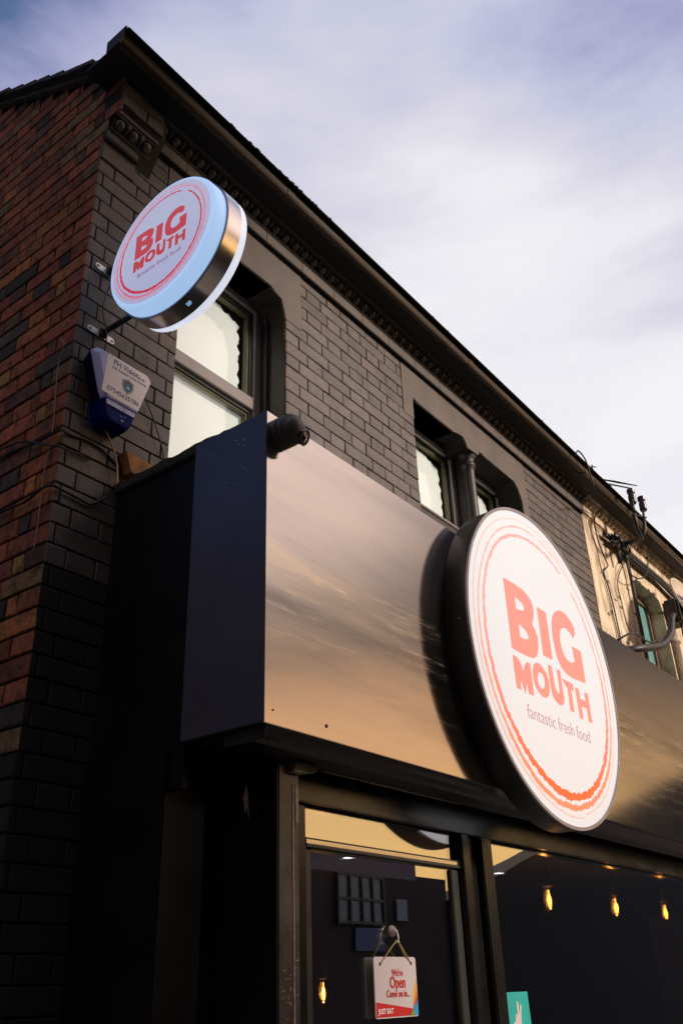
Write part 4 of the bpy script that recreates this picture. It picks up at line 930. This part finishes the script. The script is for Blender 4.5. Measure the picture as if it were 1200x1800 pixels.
# tv antennas on the roof ridge
an = thing('tv_antenna', 'comb shaped television antenna above the roof behind the insulators', 'antenna')
p0, p1 = Vector((10.75, 1.5, 8.62)), Vector((12.07, 1.5, 9.10))
a_ = MB().tube([p0, p1], .014, 6).tube([p0+Vector((.3, 0, .1)), p0+Vector((.3, 0, -2.2))], .02, 6)
for i in range(9):
    c0 = p0.lerp(p1, .12+.1*i); a_.tube([c0+Vector((0, -.16, -.02)), c0+Vector((0, .16, .16))], .009, 5)
a_.build('boom', M_cable, an)
a2 = MB().tube([(8.85, 1.0, 7.3), (8.86, 1.0, 7.88)], .012, 5).tube([(8.86, 1.0, 7.86), (9.02, 1.0, 7.92)], .008, 5).tube([(8.86, 1.0, 7.80), (8.97, 1.0, 7.82)], .007, 5)
o = a2.build('tv_antenna', M_cable, None); tag(o, 'tiny stub antenna just above the gutter line, left of the comb antenna', 'antenna')

# ================================================================== surroundings off camera
o = MB().box(-90, 90, -7.0, 60, -.30, 0).build('pavement', mat('paving_slabs', (.16, .145, .13), .9, var=.2, nscale=2), None); tag(o, kind='structure')
o = MB().box(-300, 300, -300, 300, -.60, -.42).build('ground', mat('ground_earth', (.08, .07, .06), .95), None); tag(o, kind='structure')
o = MB().box(-90, 90, -11.0, -3.6+.0-3.4, -.41, -.12).build('road', mat('asphalt', (.05, .048, .047), .9), None); tag(o, kind='structure')
def opp(name, label, poly, y0, y1, mt):
    t = thing(name, label, 'building', 'buildings on the other side of the street')
    MB().prism(poly, y0, y1).build('wall', mt, t); return t
M_dullbrick = mat('plum_brick', (.050, .030, .026), .9, var=.3, nscale=6)
A = opp('street_building', 'low flat-roofed brick building opposite with a gridded window', [(7, -.2), (18.99, -.2), (18.99, 4.57), (7, 4.57)], -20, -12, M_dullbrick)
MB().box(7, 19.01, -12.02, -11.98, 4.05, 4.58).build('parapet', mat('grey_render_band', (.20, .16, .16), .9), A)
wn_ = MB().box(15.7, 17.45, -11.995, -11.95, 3.0, 4.02).build('window', mat('pale_pane', (.12, .13, .12), .3), A)
gb = MB()
for i in range(5): gb.box(15.7+i*.4375-.03, 15.7+i*.4375+.03, -11.95, -11.90, 2.95, 4.04)
for z_ in (3.0, 3.5, 4.02): gb.box(15.7, 17.45, -11.945, -11.905, z_-.03, z_+.03)
gb.build('frame', M_black, wn_)
MB().box(16.3, 17.4, -11.97, -11.93, 2.42, 2.90).build('sign', mat('blue_shop_sign', (.015, .045, .15), .5), A)
MB().box(18.0, 18.45, -11.97, -11.93, 3.10, 3.58).build('notice', mat('white_notice', (.28, .28, .32), .6), A)
opp('street_building', 'low link building opposite between the brick block and the tall gable', [(19.0, -.2), (20.8, -.2), (20.8, 4.20), (19.0, 4.20)], -20, -12.2, M_dullbrick)
opp('street_building', 'tall gabled building opposite whose roof line climbs away along the street', [(20.81, -.2), (60, -.2), (60, 15.2), (32.3, 7.05), (25.56, 5.08), (22.69, 4.20), (20.81, 3.70)], -13.0, -12.1, mat('dark_stone_front', (.018, .016, .015), .9, var=.3))
opp('street_building', 'added block across the street, out of view, shading the left of the front', [(-40, -.2), (4.05, -.2), (4.05, 16), (-40, 16)], -22, -10.5, mat('sooty_stone', (.06, .05, .045), .9, var=.3))  # unseen block added to shade the left front and corner
t = thing('alley_sky_blocker', 'added dark building across the side alley, out of view, dimming the side wall', 'building')
MB().box(-16, -5.5, 1.5, 14, 0, 5.0).build('wall', mat('sooty_brick', (.04, .03, .027), .95), t)  # added out of view to keep sky light off the side wall
MB().prism([(1.2, 5.0), (14.3, 5.0), (7.7, 8.2)], -16.2, -5.4, 'x').build('roof', M_slate, t)
